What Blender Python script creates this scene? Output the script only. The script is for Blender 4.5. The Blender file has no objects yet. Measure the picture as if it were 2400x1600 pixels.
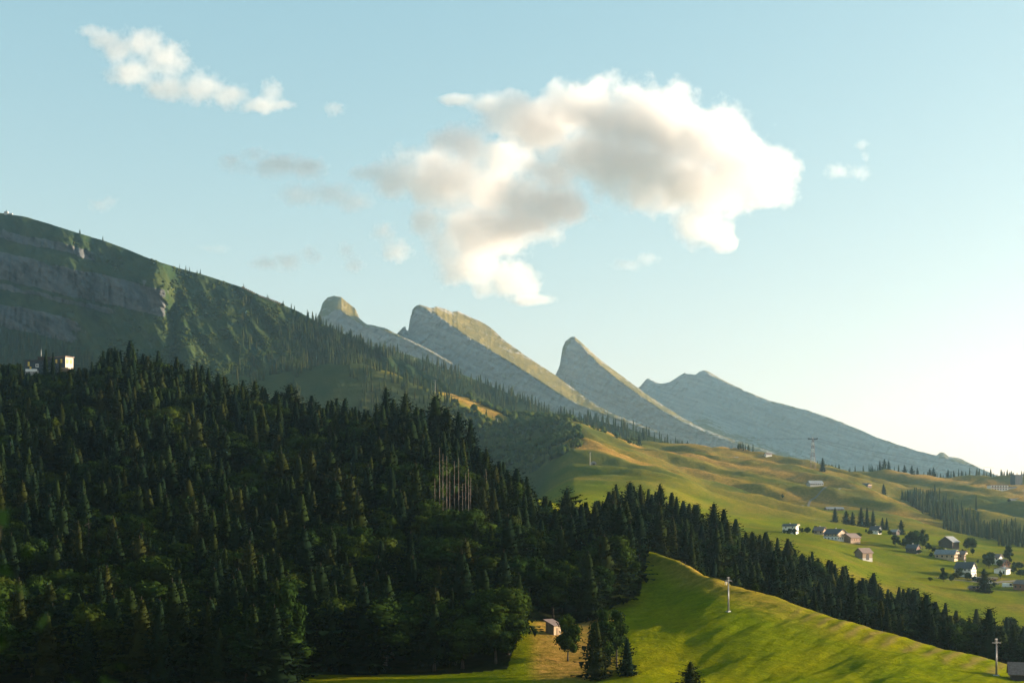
import bpy, math, random
import numpy as np
from mathutils import Vector, Matrix

# ------------------------------------------------------------------ scene, camera, light
F = 2400.0 * 50.0 / 36.0          # focal length in pixels of the 2400 px wide photograph
V0 = 1230.0                       # row of the horizon
sc = bpy.context.scene
col = sc.collection
cam = bpy.data.cameras.new("camera")
cam.lens = 50.0; cam.sensor_width = 36.0
cam.shift_y = (V0 - 800.0) / 2400.0
cam.clip_start = 0.1; cam.clip_end = 60000.0
cam.dof.use_dof = True; cam.dof.focus_distance = 700.0; cam.dof.aperture_fstop = 1.4
camo = bpy.data.objects.new("camera", cam); col.objects.link(camo)
camo.location = (0, 0, 0); camo.rotation_euler = (math.pi / 2, 0, 0)
sc.camera = camo

SUN_AZ = math.radians(78.0)       # to the right of the view direction (+Y)
SUN_EL = math.radians(10.5)
world = bpy.data.worlds.new("World"); sc.world = world; world.use_nodes = True
wn = world.node_tree.nodes; wl = world.node_tree.links
for n in list(wn): wn.remove(n)
sky = wn.new("ShaderNodeTexSky"); sky.sky_type = 'NISHITA'; sky.sun_disc = False
sky.sun_elevation = SUN_EL; sky.sun_rotation = SUN_AZ
sky.altitude = 1000.0; sky.air_density = 1.0; sky.dust_density = 0.8; sky.ozone_density = 1.0
tint = wn.new("ShaderNodeMix"); tint.data_type = 'RGBA'; tint.blend_type = 'MULTIPLY'
tint.inputs[0].default_value = 1.0; tint.inputs[7].default_value = (0.81, 1.035, 1.09, 1)
bg = wn.new("ShaderNodeBackground"); bg.inputs[1].default_value = 0.112
wo = wn.new("ShaderNodeOutputWorld")
sep = wn.new('ShaderNodeSeparateColor'); com = wn.new('ShaderNodeCombineColor'); wl.new(sky.outputs[0], sep.inputs[0])
for k_, pw in enumerate((0.90, 0.56, 0.42)):      # film-like shoulder, the same for the whole sky
    g_ = wn.new('ShaderNodeMath'); g_.operation = 'POWER'; g_.inputs[1].default_value = pw
    wl.new(sep.outputs[k_], g_.inputs[0]); wl.new(g_.outputs[0], com.inputs[k_])
wl.new(com.outputs[0], tint.inputs[6]); wl.new(tint.outputs[2], bg.inputs[0]); wl.new(bg.outputs[0], wo.inputs[0])

sun = bpy.data.lights.new("sun", 'SUN'); sun.energy = 5.0; sun.angle = math.radians(0.5)
sun.color = (1.0, 0.83, 0.60)
suno = bpy.data.objects.new("sun", sun); col.objects.link(suno)
SUN = Vector((math.cos(SUN_EL) * math.sin(SUN_AZ), math.cos(SUN_EL) * math.cos(SUN_AZ), math.sin(SUN_EL)))
suno.rotation_euler = SUN.to_track_quat('Z', 'Y').to_euler()
suno.location = (400, 100, 300)

sc.view_settings.view_transform = 'Standard'; sc.view_settings.look = 'None'
sc.view_settings.exposure = 1.95; sc.view_settings.gamma = 1.0
sc.cycles.use_denoising = True
sc.cycles.use_adaptive_sampling = True; sc.cycles.adaptive_threshold = 0.02
sc.cycles.max_bounces = 8; sc.cycles.diffuse_bounces = 2; sc.cycles.glossy_bounces = 1
sc.cycles.transmission_bounces = 2; sc.cycles.volume_bounces = 6; sc.cycles.transparent_max_bounces = 8
sc.cycles.sample_clamp_indirect = 4.0
sc.cycles.volume_max_steps = 256

HAZE_DENSITY = 4.3e-5
# ------------------------------------------------------------------ numpy helpers
rng = np.random.default_rng(7)
random.seed(7)
_perm = np.random.default_rng(3).permutation(512)
_perm = np.concatenate([_perm, _perm, _perm])
_g3 = np.random.default_rng(4).normal(size=(512, 3)); _g3 /= np.linalg.norm(_g3, axis=1)[:, None]

def noise3(x, y, z=0.0):
    x, y, z = np.broadcast_arrays(np.asarray(x, float), np.asarray(y, float), np.asarray(z, float))
    xi = np.floor(x).astype(int); yi = np.floor(y).astype(int); zi = np.floor(z).astype(int)
    xf = x - xi; yf = y - yi; zf = z - zi
    f = lambda t: t * t * t * (t * (t * 6 - 15) + 10)
    u, v, w = f(xf), f(yf), f(zf)
    def g(ix, iy, iz, dx, dy, dz):
        h = _perm[_perm[_perm[ix & 511] + (iy & 511)] + (iz & 511)]
        a = _g3[h]
        return a[..., 0] * dx + a[..., 1] * dy + a[..., 2] * dz
    def lerp(a, b, t): return a + (b - a) * t
    r = lerp(
        lerp(lerp(g(xi, yi, zi, xf, yf, zf), g(xi + 1, yi, zi, xf - 1, yf, zf), u),
             lerp(g(xi, yi + 1, zi, xf, yf - 1, zf), g(xi + 1, yi + 1, zi, xf - 1, yf - 1, zf), u), v),
        lerp(lerp(g(xi, yi, zi + 1, xf, yf, zf - 1), g(xi + 1, yi, zi + 1, xf - 1, yf, zf - 1), u),
             lerp(g(xi, yi + 1, zi + 1, xf, yf - 1, zf - 1), g(xi + 1, yi + 1, zi + 1, xf - 1, yf - 1, zf - 1), u), v), w)
    return r * 1.6

def fbm(x, y, z=0.0, octv=4, gain=0.5):
    s = 0.0; a = 1.0; k = 1.0; t = 0.0
    for i in range(octv):
        s = s + a * noise3(np.asarray(x) * k + 17.3 * i, np.asarray(y) * k + 5.1 * i, np.asarray(z) * k); t += a
        a *= gain; k *= 2.03
    return s / t * 1.5

def ridged(x, y, octv=4):
    s = 0.0; a = 1.0; k = 1.0; t = 0.0
    for i in range(octv):
        s = s + a * (1 - 2 * np.abs(noise3(np.asarray(x) * k + 9.7 * i, np.asarray(y) * k + 3.3 * i, 0.5))); t += a
        a *= 0.5; k *= 2.1
    return s / t

def sstep(a, b, x):
    t = np.clip((np.asarray(x, float) - a) / (b - a), 0, 1)
    return t * t * (3 - 2 * t)

def pchip(xs, ys, xq):
    """monotone cubic along axis 0 of ys"""
    xs = np.asarray(xs, float); ys = np.asarray(ys, float); xq = np.asarray(xq, float)
    sh = (-1,) + (1,) * (ys.ndim - 1)
    h = np.diff(xs).reshape(sh); d = np.diff(ys, axis=0) / h
    m = np.zeros_like(ys)
    d0, d1 = d[:-1], d[1:]; h0, h1 = h[:-1], h[1:]
    w1 = 2 * h1 + h0; w2 = h1 + 2 * h0
    with np.errstate(divide='ignore', invalid='ignore'):
        mm = (w1 + w2) / (w1 / d0 + w2 / d1)
    m[1:-1] = np.where(d0 * d1 > 0, mm, 0.0); m[0] = d[0]; m[-1] = d[-1]
    i = np.clip(np.searchsorted(xs, xq) - 1, 0, len(xs) - 2)
    hh = (xs[i + 1] - xs[i]); t = ((xq - xs[i]) / hh).reshape((-1,) + (1,) * (ys.ndim - 1)); hh = hh.reshape(t.shape)
    y0, y1, m0, m1 = ys[i], ys[i + 1], m[i], m[i + 1]
    return (y0 * (1 + 2 * t) * (1 - t) ** 2 + m0 * hh * t * (1 - t) ** 2 + y1 * t * t * (3 - 2 * t) + m1 * hh * t * t * (t - 1))

def lin(pts, x):
    p = np.array(pts, float); return np.interp(x, p[:, 0], p[:, 1])

# ------------------------------------------------------------------ mesh helpers
def mesh_from(name, V, Fc, mats=(), smooth=False, attrs=None, mat_idx=None):
    V = np.asarray(V, np.float32); Fc = np.asarray(Fc, np.int32)
    k = Fc.shape[1]
    me = bpy.data.meshes.new(name)
    me.vertices.add(len(V)); me.vertices.foreach_set("co", V.ravel())
    me.loops.add(Fc.size); me.loops.foreach_set("vertex_index", Fc.ravel())
    me.polygons.add(len(Fc))
    me.polygons.foreach_set("loop_start", np.arange(0, Fc.size, k, dtype=np.int32))
    me.polygons.foreach_set("loop_total", np.full(len(Fc), k, np.int32))
    if smooth: me.polygons.foreach_set("use_smooth", np.ones(len(Fc), bool))
    if mat_idx is not None: me.polygons.foreach_set("material_index", np.asarray(mat_idx, np.int32))
    for m in mats: me.materials.append(m)
    me.update(calc_edges=True)
    if attrs:
        for an, (ty, data) in attrs.items():
            a = me.attributes.new(an, ty, 'POINT')
            if ty == 'FLOAT': a.data.foreach_set("value", np.asarray(data, np.float32).ravel())
            else: a.data.foreach_set("color", np.asarray(data, np.float32).ravel())
    return me

def link(name, data, parent=None, loc=None, rot=None, scale=None):
    o = bpy.data.objects.new(name, data); col.objects.link(o)
    if parent is not None: o.parent = parent
    if loc is not None: o.location = loc
    if rot is not None: o.rotation_euler = rot
    if scale is not None: o.scale = scale
    return o

def tag(o, label=None, cat=None, group=None, kind=None):
    if label: o["label"] = label
    if cat: o["category"] = cat
    if group: o["group"] = group
    if kind: o["kind"] = kind
    return o

class MB:
    """collects boxes / prisms / tubes, builds ONE mesh"""
    def __init__(self): self.v = []; self.f = []
    def add(self, V, Fs):
        b = len(self.v); self.v += [tuple(p) for p in V]; self.f += [tuple(i + b for i in q) for q in Fs]; return self
    def box(self, x0, x1, y0, y1, z0, z1):
        V = [(x, y, z) for x in (x0, x1) for y in (y0, y1) for z in (z0, z1)]
        return self.add(V, [(0, 1, 3, 2), (4, 6, 7, 5), (0, 4, 5, 1), (2, 3, 7, 6), (0, 2, 6, 4), (1, 5, 7, 3)])
    def tube(self, p, q, r0, r1=None, n=8, cap=True):
        r1 = r0 if r1 is None else r1
        p = Vector(p); q = Vector(q); d = (q - p).normalized()
        a = d.orthogonal().normalized(); b = d.cross(a)
        V = []
        for c, r in ((p, r0), (q, r1)):
            for i in range(n):
                t = 2 * math.pi * i / n; V.append(c + a * (r * math.cos(t)) + b * (r * math.sin(t)))
        Fs = [(i, (i + 1) % n, n + (i + 1) % n, n + i) for i in range(n)]
        if cap: Fs += [tuple(range(n - 1, -1, -1)), tuple(range(n, 2 * n))]
        return self.add(V, Fs)
    def prism(self, poly, x0, x1, axis='y'):
        """extrude polygon given in (a, z) along the other horizontal axis"""
        n = len(poly); V = []
        for t in (x0, x1):
            for a, z in poly: V.append((a, t, z) if axis == 'y' else (t, a, z))
        Fs = [tuple(range(n - 1, -1, -1)), tuple(range(n, 2 * n))] + [(i, (i + 1) % n, n + (i + 1) % n, n + i) for i in range(n)]
        return self.add(V, Fs)
    def build(self, name, m, parent=None, smooth=False):
        me = bpy.data.meshes.new(name); me.from_pydata(self.v, [], self.f); me.materials.append(m)
        if smooth:
            for p in me.polygons: p.use_smooth = True
        me.update()
        return link(name, me, parent)

def empty(name, loc, rz=0.0):
    o = bpy.data.objects.new(name, None); col.objects.link(o); o.empty_display_size = 0.5
    o.location = loc; o.rotation_euler = (0, 0, rz); return o

# ------------------------------------------------------------------ materials
def new_mat(name):
    m = bpy.data.materials.new(name); m.use_nodes = True
    nt = m.node_tree
    for n in list(nt.nodes): nt.nodes.remove(n)
    out = nt.nodes.new("ShaderNodeOutputMaterial")
    return m, nt, out

def nd(nt, kind, **kw):
    n = nt.nodes.new("ShaderNode" + kind)
    for k, v in kw.items():
        if k.startswith("i_"):
            key = k[2:]
            key = int(key) if key.isdigit() else key
            n.inputs[key].default_value = v
        else: setattr(n, k, v)
    return n

def ramp(nt, stops):
    r = nt.nodes.new("ShaderNodeValToRGB"); e = r.color_ramp.elements
    while len(e) > 1: e.remove(e[-1])
    e[0].position = stops[0][0]; e[0].color = (*stops[0][1], 1)
    for p, c in stops[1:]:
        x = e.new(p); x.color = (*c, 1)
    return r

def mixc(nt, fac, a, b, blend='MIX'):
    m = nt.nodes.new("ShaderNodeMix"); m.data_type = 'RGBA'; m.blend_type = blend
    L = nt.links
    for i, x in ((0, fac), (6, a), (7, b)):
        if isinstance(x, (float, int)): m.inputs[i].default_value = x
        elif isinstance(x, tuple): m.inputs[i].default_value = (*x, 1) if len(x) == 3 else x
        else: L.new(x, m.inputs[i])
    return m.outputs[2]

def math_n(nt, op, a, b=None, clamp=False):
    m = nt.nodes.new("ShaderNodeMath"); m.operation = op; m.use_clamp = clamp
    for i, x in ((0, a), (1, b)):
        if x is None: continue
        if isinstance(x, (float, int)): m.inputs[i].default_value = x
        else: nt.links.new(x, m.inputs[i])
    return m.outputs[0]

def simple_mat(name, c, rough=0.8, var=0.25, scale=3.0, metal=0.0, stretch=(1, 1, 1)):
    m, nt, out = new_mat(name)
    tc = nd(nt, "TexCoord"); mp = nd(nt, "Mapping"); mp.inputs['Scale'].default_value = stretch
    nt.links.new(tc.outputs['Object'], mp.inputs[0])
    ns = nd(nt, "TexNoise", i_Scale=scale, i_Detail=5.0)
    nt.links.new(mp.outputs[0], ns.inputs['Vector'])
    lo = tuple(x * (1 - var) for x in c); hi = tuple(min(1, x * (1 + var)) for x in c)
    r = ramp(nt, [(0.3, lo), (0.7, hi)]); nt.links.new(ns.outputs[0], r.inputs[0])
    b = nd(nt, "BsdfPrincipled"); b.inputs['Roughness'].default_value = rough; b.inputs['Metallic'].default_value = metal
    b.inputs['Specular IOR Level'].default_value = 0.3
    nt.links.new(r.outputs[0], b.inputs['Base Color']); nt.links.new(b.outputs[0], out.inputs[0])
    return m

M = {}
M['plaster'] = simple_mat('white_plaster', (0.72, 0.69, 0.63), 0.9, 0.06, 0.6)
M['timber'] = simple_mat('weathered_timber', (0.22, 0.15, 0.095), 0.85, 0.35, 1.5, stretch=(6, 6, 0.4))
M['pale_timber'] = simple_mat('pale_timber', (0.42, 0.31, 0.20), 0.85, 0.25, 1.5, stretch=(6, 6, 0.4))
M['dark_timber'] = simple_mat('dark_timber', (0.055, 0.045, 0.04), 0.85, 0.3, 1.5, stretch=(6, 6, 0.4))
M['red_timber'] = simple_mat('red_brown_timber', (0.24, 0.105, 0.06), 0.85, 0.3, 1.5, stretch=(6, 6, 0.4))
M['roof_brown'] = simple_mat('brown_roof_tiles', (0.16, 0.11, 0.095), 0.8, 0.3, 2.0)
M['roof_dark'] = simple_mat('dark_roof_tiles', (0.05, 0.05, 0.055), 0.7, 0.3, 2.0)
M['roof_grey'] = simple_mat('grey_roof_sheet', (0.17, 0.17, 0.175), 0.55, 0.25, 1.0)
M['roof_metal'] = simple_mat('metal_roof_sheet', (0.20, 0.205, 0.21), 0.5, 0.15, 1.0)
M['yellow_panel'] = simple_mat('yellow_panel', (0.62, 0.45, 0.10), 0.8, 0.1, 1.0)
M['concrete'] = simple_mat('concrete', (0.36, 0.35, 0.33), 0.9, 0.15, 2.0)
M['galv'] = simple_mat('galvanised_steel', (0.17, 0.175, 0.18), 0.45, 0.12, 4.0, 0.4)
M['dark_metal'] = simple_mat('dark_metal', (0.06, 0.06, 0.065), 0.5, 0.2, 4.0, 0.5)
M['red_paint'] = simple_mat('faded_red_paint', (0.17, 0.10, 0.085), 0.6, 0.2, 2.0)
M['white_paint'] = simple_mat('white_paint', (0.78, 0.77, 0.74), 0.5, 0.06, 2.0)
M['bark'] = simple_mat('tree_bark', (0.042, 0.032, 0.024), 0.95, 0.35, 3.0, stretch=(4, 4, 0.6))
M['deadwood'] = simple_mat('bleached_dead_wood', (0.125, 0.10, 0.08), 0.9, 0.3, 3.0, stretch=(4, 4, 0.5))
M['blue_grey_wall'] = simple_mat('blue_grey_wall', (0.045, 0.06, 0.075), 0.8, 0.2, 1.0)
def glass_mat():
    m, nt, out = new_mat('window_glass')
    b = nd(nt, "BsdfPrincipled"); b.inputs['Base Color'].default_value = (0.02, 0.025, 0.03, 1); b.inputs['Roughness'].default_value = 0.12
    nt.links.new(b.outputs[0], out.inputs[0]); return m
M['glass'] = glass_mat()

def leaf_mat(name, stops, transl=0.3, island=0.45):
    m, nt, out = new_mat(name)
    oi = nd(nt, "ObjectInfo"); at = nd(nt, "Attribute", attribute_name="tint"); ge = nd(nt, "NewGeometry")
    t = math_n(nt, 'FRACT', math_n(nt, 'ADD', oi.outputs['Random'], at.outputs['Fac']))
    r = ramp(nt, stops); nt.links.new(t, r.inputs[0])
    isl = math_n(nt, 'ADD', math_n(nt, 'MULTIPLY', ge.outputs['Random Per Island'], island), 1 - island / 2)
    cc = nd(nt, "VectorMath", operation='SCALE'); nt.links.new(r.outputs[0], cc.inputs[0]); nt.links.new(isl, cc.inputs['Scale'])
    d = nd(nt, "BsdfDiffuse"); tr = nd(nt, "BsdfTranslucent")
    nt.links.new(cc.outputs[0], d.inputs[0]); nt.links.new(cc.outputs[0], tr.inputs[0])
    mx = nd(nt, "MixShader", i_0=transl)
    nt.links.new(d.outputs[0], mx.inputs[1]); nt.links.new(tr.outputs[0], mx.inputs[2])
    nt.links.new(mx.outputs[0], out.inputs[0])
    return m
M['needles'] = leaf_mat('spruce_needles', [(0, (0.005, 0.011, 0.006)), (0.4, (0.008, 0.015, 0.006)), (0.75, (0.012, 0.019, 0.005)), (1, (0.019, 0.022, 0.006))], 0.10, 0.7)
M['leaves'] = leaf_mat('broadleaf_foliage', [(0, (0.010, 0.022, 0.005)), (0.4, (0.016, 0.030, 0.005)), (0.8, (0.021, 0.034, 0.005)), (1, (0.029, 0.037, 0.005))], 0.18, 0.8)
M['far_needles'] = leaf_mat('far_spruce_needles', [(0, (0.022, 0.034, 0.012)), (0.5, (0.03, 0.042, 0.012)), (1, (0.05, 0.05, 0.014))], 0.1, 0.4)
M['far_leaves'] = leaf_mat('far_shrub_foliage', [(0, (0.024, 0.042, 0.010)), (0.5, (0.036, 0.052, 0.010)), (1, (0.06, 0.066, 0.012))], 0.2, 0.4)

def ground_mat():
    m, nt, out = new_mat('meadow_grass'); L = nt.links
    at = nd(nt, "Attribute", attribute_name="zone"); sp = nd(nt, "SeparateColor"); L.new(at.outputs['Color'], sp.inputs[0])
    tc = nd(nt, "TexCoord")
    def noise(scale, detail, st=(1, 1, 1), rough=0.6):
        mp = nd(nt, "Mapping"); mp.inputs['Scale'].default_value = st
        L.new(tc.outputs['Object'], mp.inputs[0])
        n = nd(nt, "TexNoise", i_Scale=scale, i_Detail=detail, i_Roughness=rough); L.new(mp.outputs[0], n.inputs['Vector']); return n.outputs[0]
    n1 = noise(0.035, 5, (1, 0.5, 1)); n2 = noise(0.30, 6, (0.7, 1.1, 1), 0.68); n3 = noise(0.012, 4, (1, 0.7, 1)); n4 = noise(1.5, 4, (0.7, 1.1, 1), 0.7)
    g = ramp(nt, [(0.25, (0.075, 0.112, 0.002)), (0.5, (0.130, 0.142, 0.002)), (0.75, (0.185, 0.158, 0.003))]); L.new(n1, g.inputs[0])
    d = ramp(nt, [(0.25, (0.15, 0.095, 0.018)), (0.5, (0.26, 0.150, 0.036)), (0.8, (0.36, 0.205, 0.062))]); L.new(n2, d.inputs[0])
    fac = math_n(nt, 'ADD', sp.outputs[0], math_n(nt, 'MULTIPLY', math_n(nt, 'SUBTRACT', n3, 0.5), 0.9), True)
    fac = math_n(nt, 'MULTIPLY', fac, math_n(nt, 'GREATER_THAN', sp.outputs[0], 0.02))
    fac = math_n(nt, 'ADD', fac, math_n(nt, 'MULTIPLY', math_n(nt, 'MULTIPLY', math_n(nt, 'SUBTRACT', n2, 0.5), 0.9), sp.outputs[0]), True)
    c = mixc(nt, fac, g.outputs[0], d.outputs[0])
    mott = ramp(nt, [(0.3, (0.62, 0.66, 0.6)), (0.7, (1.25, 1.2, 1.2))]); L.new(n2, mott.inputs[0])
    c = mixc(nt, 0.8, c, mott.outputs[0], 'MULTIPLY')
    tuft = ramp(nt, [(0.32, (0.55, 0.62, 0.5)), (0.68, (1.35, 1.28, 1.2))]); L.new(n4, tuft.inputs[0])
    c = mixc(nt, 0.75, c, tuft.outputs[0], 'MULTIPLY')
    alp = ramp(nt, [(0.3, (0.024, 0.040, 0.013)), (0.7, (0.062, 0.064, 0.018))]); L.new(n3, alp.inputs[0])
    c = mixc(nt, math_n(nt, 'SUBTRACT', 1.0, at.outputs['Alpha']), c, alp.outputs[0])
    # mown rows of hay
    sx = nd(nt, "SeparateXYZ"); L.new(tc.outputs['Object'], sx.inputs[0])
    ph = math_n(nt, 'ADD', math_n(nt, 'MULTIPLY', sx.outputs[0], 1.05), math_n(nt, 'MULTIPLY', sx.outputs[1], -0.55))
    ph = math_n(nt, 'ADD', ph, math_n(nt, 'MULTIPLY', n1, 14.0))
    rows = math_n(nt, 'ADD', math_n(nt, 'MULTIPLY', math_n(nt, 'SINE', ph), 0.5), 0.5)
    rowf = math_n(nt, 'MULTIPLY', math_n(nt, 'MULTIPLY', math_n(nt, 'POWER', rows, 2.0), sp.outputs[2]), 0.8)
    c = mixc(nt, rowf, c, (0.15, 0.11, 0.03))
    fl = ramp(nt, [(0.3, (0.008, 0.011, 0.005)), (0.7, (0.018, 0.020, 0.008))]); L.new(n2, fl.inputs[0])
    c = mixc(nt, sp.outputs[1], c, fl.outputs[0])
    bsum = math_n(nt, 'ADD', math_n(nt, 'MULTIPLY', n2, 1.5), math_n(nt, 'MULTIPLY', n4, 0.6))
    bsum = math_n(nt, 'ADD', bsum, math_n(nt, 'MULTIPLY', math_n(nt, 'MULTIPLY', rows, sp.outputs[2]), 0.5))
    n5 = noise(0.07, 6, (1, 0.4, 1)); farm = math_n(nt, 'SUBTRACT', 1.0, at.outputs['Alpha'])
    bsum = math_n(nt, 'ADD', bsum, math_n(nt, 'MULTIPLY', math_n(nt, 'MULTIPLY', n5, 7.0), farm))
    bp = nd(nt, "Bump", i_Strength=0.6, i_Distance=1.0); L.new(bsum, bp.inputs['Height'])
    b = nd(nt, "BsdfDiffuse"); L.new(c, b.inputs[0]); L.new(bp.outputs[0], b.inputs['Normal'])
    L.new(b.outputs[0], out.inputs[0])
    return m
M['ground'] = ground_mat()

def rock_mat(name, grass_a, grass_b, rock_a, rock_b, sc_=1.0):
    m, nt, out = new_mat(name); L = nt.links
    at = nd(nt, "Attribute", attribute_name="rock"); tc = nd(nt, "TexCoord")
    def noise(scale, detail, st=(1, 1, 1), rot=(0, 0, 0)):
        m0 = nd(nt, "Mapping"); m0.inputs['Rotation'].default_value = rot; L.new(tc.outputs['Object'], m0.inputs[0])
        mp = nd(nt, "Mapping"); mp.inputs['Scale'].default_value = st; L.new(m0.outputs[0], mp.inputs[0])
        n = nd(nt, "TexNoise", i_Scale=scale * sc_, i_Detail=detail, i_Roughness=0.65); L.new(mp.outputs[0], n.inputs['Vector']); return n.outputs[0]
    n1 = noise(0.012, 6); n2 = noise(0.05, 6); strata = noise(0.02, 5, (0.25, 0.25, 3.0), (0, math.radians(-27), 0))
    f = math_n(nt, 'ADD', at.outputs['Fac'], math_n(nt, 'MULTIPLY', math_n(nt, 'SUBTRACT', n2, 0.5), 1.4))
    f = math_n(nt, 'ADD', f, math_n(nt, 'MULTIPLY', math_n(nt, 'SUBTRACT', strata, 0.5), 1.2))
    fr = ramp(nt, [(0.42, (0, 0, 0)), (0.58, (1, 1, 1))]); L.new(f, fr.inputs[0])
    g = ramp(nt, [(0.3, grass_a), (0.7, grass_b)]); L.new(n1, g.inputs[0])
    r = ramp(nt, [(0.36, rock_a), (0.64, rock_b)])
    L.new(math_n(nt, 'ADD', math_n(nt, 'MULTIPLY', strata, 0.7), math_n(nt, 'MULTIPLY', n2, 0.3)), r.inputs[0])
    c = mixc(nt, fr.outputs[0], g.outputs[0], r.outputs[0])
    bp = nd(nt, "Bump", i_Strength=0.6, i_Distance=16.0)
    L.new(math_n(nt, 'ADD', math_n(nt, 'MULTIPLY', n2, 1.0), math_n(nt, 'MULTIPLY', strata, 0.8)), bp.inputs['Height'])
    b = nd(nt, "BsdfDiffuse"); L.new(c, b.inputs[0]); L.new(bp.outputs[0], b.inputs['Normal'])
    L.new(b.outputs[0], out.inputs[0]); return m
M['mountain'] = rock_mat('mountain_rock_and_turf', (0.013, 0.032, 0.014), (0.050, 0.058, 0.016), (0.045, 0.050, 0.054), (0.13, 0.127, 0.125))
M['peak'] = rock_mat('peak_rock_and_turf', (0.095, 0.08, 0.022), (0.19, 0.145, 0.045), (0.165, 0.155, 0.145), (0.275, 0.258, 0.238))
# ------------------------------------------------------------------ the ground: one heightfield sheet from the camera to the plain
def zv(v, D): return (V0 - v) / F * D
UC = [-600, 0, 300, 600, 800, 1000, 1200, 1350, 1500, 1700, 1900, 2100, 2400, 3000]
# every line runs across the columns above: (distance, height)
def ln(*p): return list(p)
same = lambda D, z: [(D, z)] * 14
LINES = [
 same(-80, 3.0), same(0, -1.75), same(15, -3.9), same(150, -28.0),
 same(300, -37.5),
 # L5 lower edge of the frame
 ln((350,-38),(350,-38),(350,-38),(350,-38.5),(350,-38.5),(350,-38.8),(350,-38.8),(350,-38.8),(345,-36.8),(340,-37.8),(340,-37.8),(342,-38.1),(350,-39.8),(350,-44)),
 # L6 foot of the hill
 ln((400,-33),(400,-33),(400,-33),(400,-33.5),(400,-34),(400,-34.5),(385,-32.6),(400,-31.2),(430,-26.5),(400,-28.6),(380,-33.4),(365,-36),(365,-40),(365,-46)),
 # L7 half way up
 ln((640,24),(620,20),(600,15),(590,8),(570,5),(540,0),(500,-14),(490,-23),(490,-14.5),(432,-22.4),(408,-28.4),(390,-33.3),(381,-40.1),(380,-48)),
 # L8 crest of hill / meadow spur
 ln((930,100),(930,96),(850,83),(800,57.6),(760,46.7),(690,37),(620,4.6),(575,-10),(525,-9.4),(455,-18.6),(430,-25.2),(410,-31.6),(395,-40.2),(395,-50)),
 # L9 behind the crest, gully
 ln((1050,104),(1050,99),(960,82),(900,54),(850,42),(780,32),(700,0),(640,-14),(585,-16),(515,-31),(500,-41),(490,-47),(480,-56),(480,-62)),
 # L10 second wood crest
 ln((1120,95),(1120,90),(1060,70),(1000,48),(940,36),(860,26),(760,-2),(690,-8),(650,1),(640,-13.4),(640,-30),(625,-45),(620,-61.5),(620,-68)),
 # L11 dip behind
 ln((1200,80),(1200,75),(1150,60),(1100,42),(1050,30),(980,20),(860,-6),(790,-14),(760,-18),(760,-28),(760,-41),(760,-51),(760,-62),(760,-68)),
 # L12 near edge of the village meadow
 ln((1300,75),(1300,70),(1250,55),(1200,40),(1150,30),(1050,22),(950,0),(890,-5),(860,-13),(860,-14),(860,-19),(860,-37),(860,-49),(860,-56)),
 # L13
 ln((1400,80),(1400,75),(1350,60),(1300,45),(1250,36),(1150,30),(1080,14),(1020,6),(1000,-4),(1000,-6),(1000,-12.5),(1000,-28.5),(1000,-37),(1000,-42)),
 # L14
 ln((1500,90),(1500,85),(1450,70),(1400,55),(1350,46),(1280,40),(1200,26),(1160,14),(1150,2),(1150,-2),(1150,-8.6),(1150,-15.5),(1150,-27.6),(1150,-32)),
 # L15 rear of the village meadow
 ln((1600,100),(1600,95),(1550,80),(1500,65),(1450,56),(1400,24),(1340,8),(1300,24),(1280,14),(1280,4),(1280,-5.8),(1280,-10.8),(1280,-23),(1280,-27)),
 # L16
 ln((1750,115),(1750,110),(1700,95),(1650,82),(1620,78),(1600,30),(1560,16),(1520,44),(1500,44),(1500,18),(1500,3.6),(1500,-4.5),(1500,-14),(1500,-18)),
 # L17
 ln((1950,150),(1950,140),(1950,130),(1930,125),(1900,80),(1900,48),(1850,34),(1820,82),(1800,73),(1800,48.6),(1800,29.7),(1800,16),(1800,2.7),(1800,-4)),
 # L18
 ln((2150,190),(2150,185),(2150,180),(2150,150),(2150,110),(2150,80),(2130,96),(2100,126),(2100,104),(2100,82),(2100,63),(2100,50),(2100,38),(2100,28)),
 # L19 ridge of the alpine pasture
 ln((2400,240),(2400,240),(2400,245),(2400,250),(2400,268),(2400,243),(2400,182),(2400,165.6),(2400,138),(2400,111.6),(2400,98),(2400,84),(2400,73),(2400,60)),
 # L20
 ln((2700,230),(2700,230),(2700,235),(2700,235),(2700,235),(2700,205),(2700,165),(2700,140),(2700,118),(2700,95),(2700,80),(2700,70),(2700,62),(2700,50)),
 same(3300, 70), same(4500, 20), same(9000, -40), same(13500, -50),
]
SUBD = [2, 2, 3, 6, 16, 30, 34, 34, 14, 14, 10, 10, 18, 18, 16, 16, 22, 26, 28, 12, 8, 8, 6, 6]
NU = 760
U = np.linspace(-600, 3000, NU)
U = np.sort(np.concatenate([np.linspace(-600, -60, 40), np.linspace(-50, 2450, 700), np.linspace(2460, 3000, 40)])); NU = len(U)
Dl = np.array([[p[0] for p in l] for l in LINES], float); Zl = np.array([[p[1] for p in l] for l in LINES], float)
Dk = np.array([pchip(UC, r, U) for r in Dl]); Zk = np.array([pchip(UC, r, U) for r in Zl])
S = np.concatenate([np.linspace(i, i + 1, n, endpoint=False) for i, n in enumerate(SUBD)] + [[len(LINES) - 1]])
GD = pchip(np.arange(len(LINES)), Dk, S); GZ = pchip(np.arange(len(LINES)), Zk, S)     # rows x columns
W = np.where(GD > 200, GD, 70 + (GD / 200) * 130)
GU = np.broadcast_to(U, GD.shape)
GX = (GU - 1200) / F * W
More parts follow.
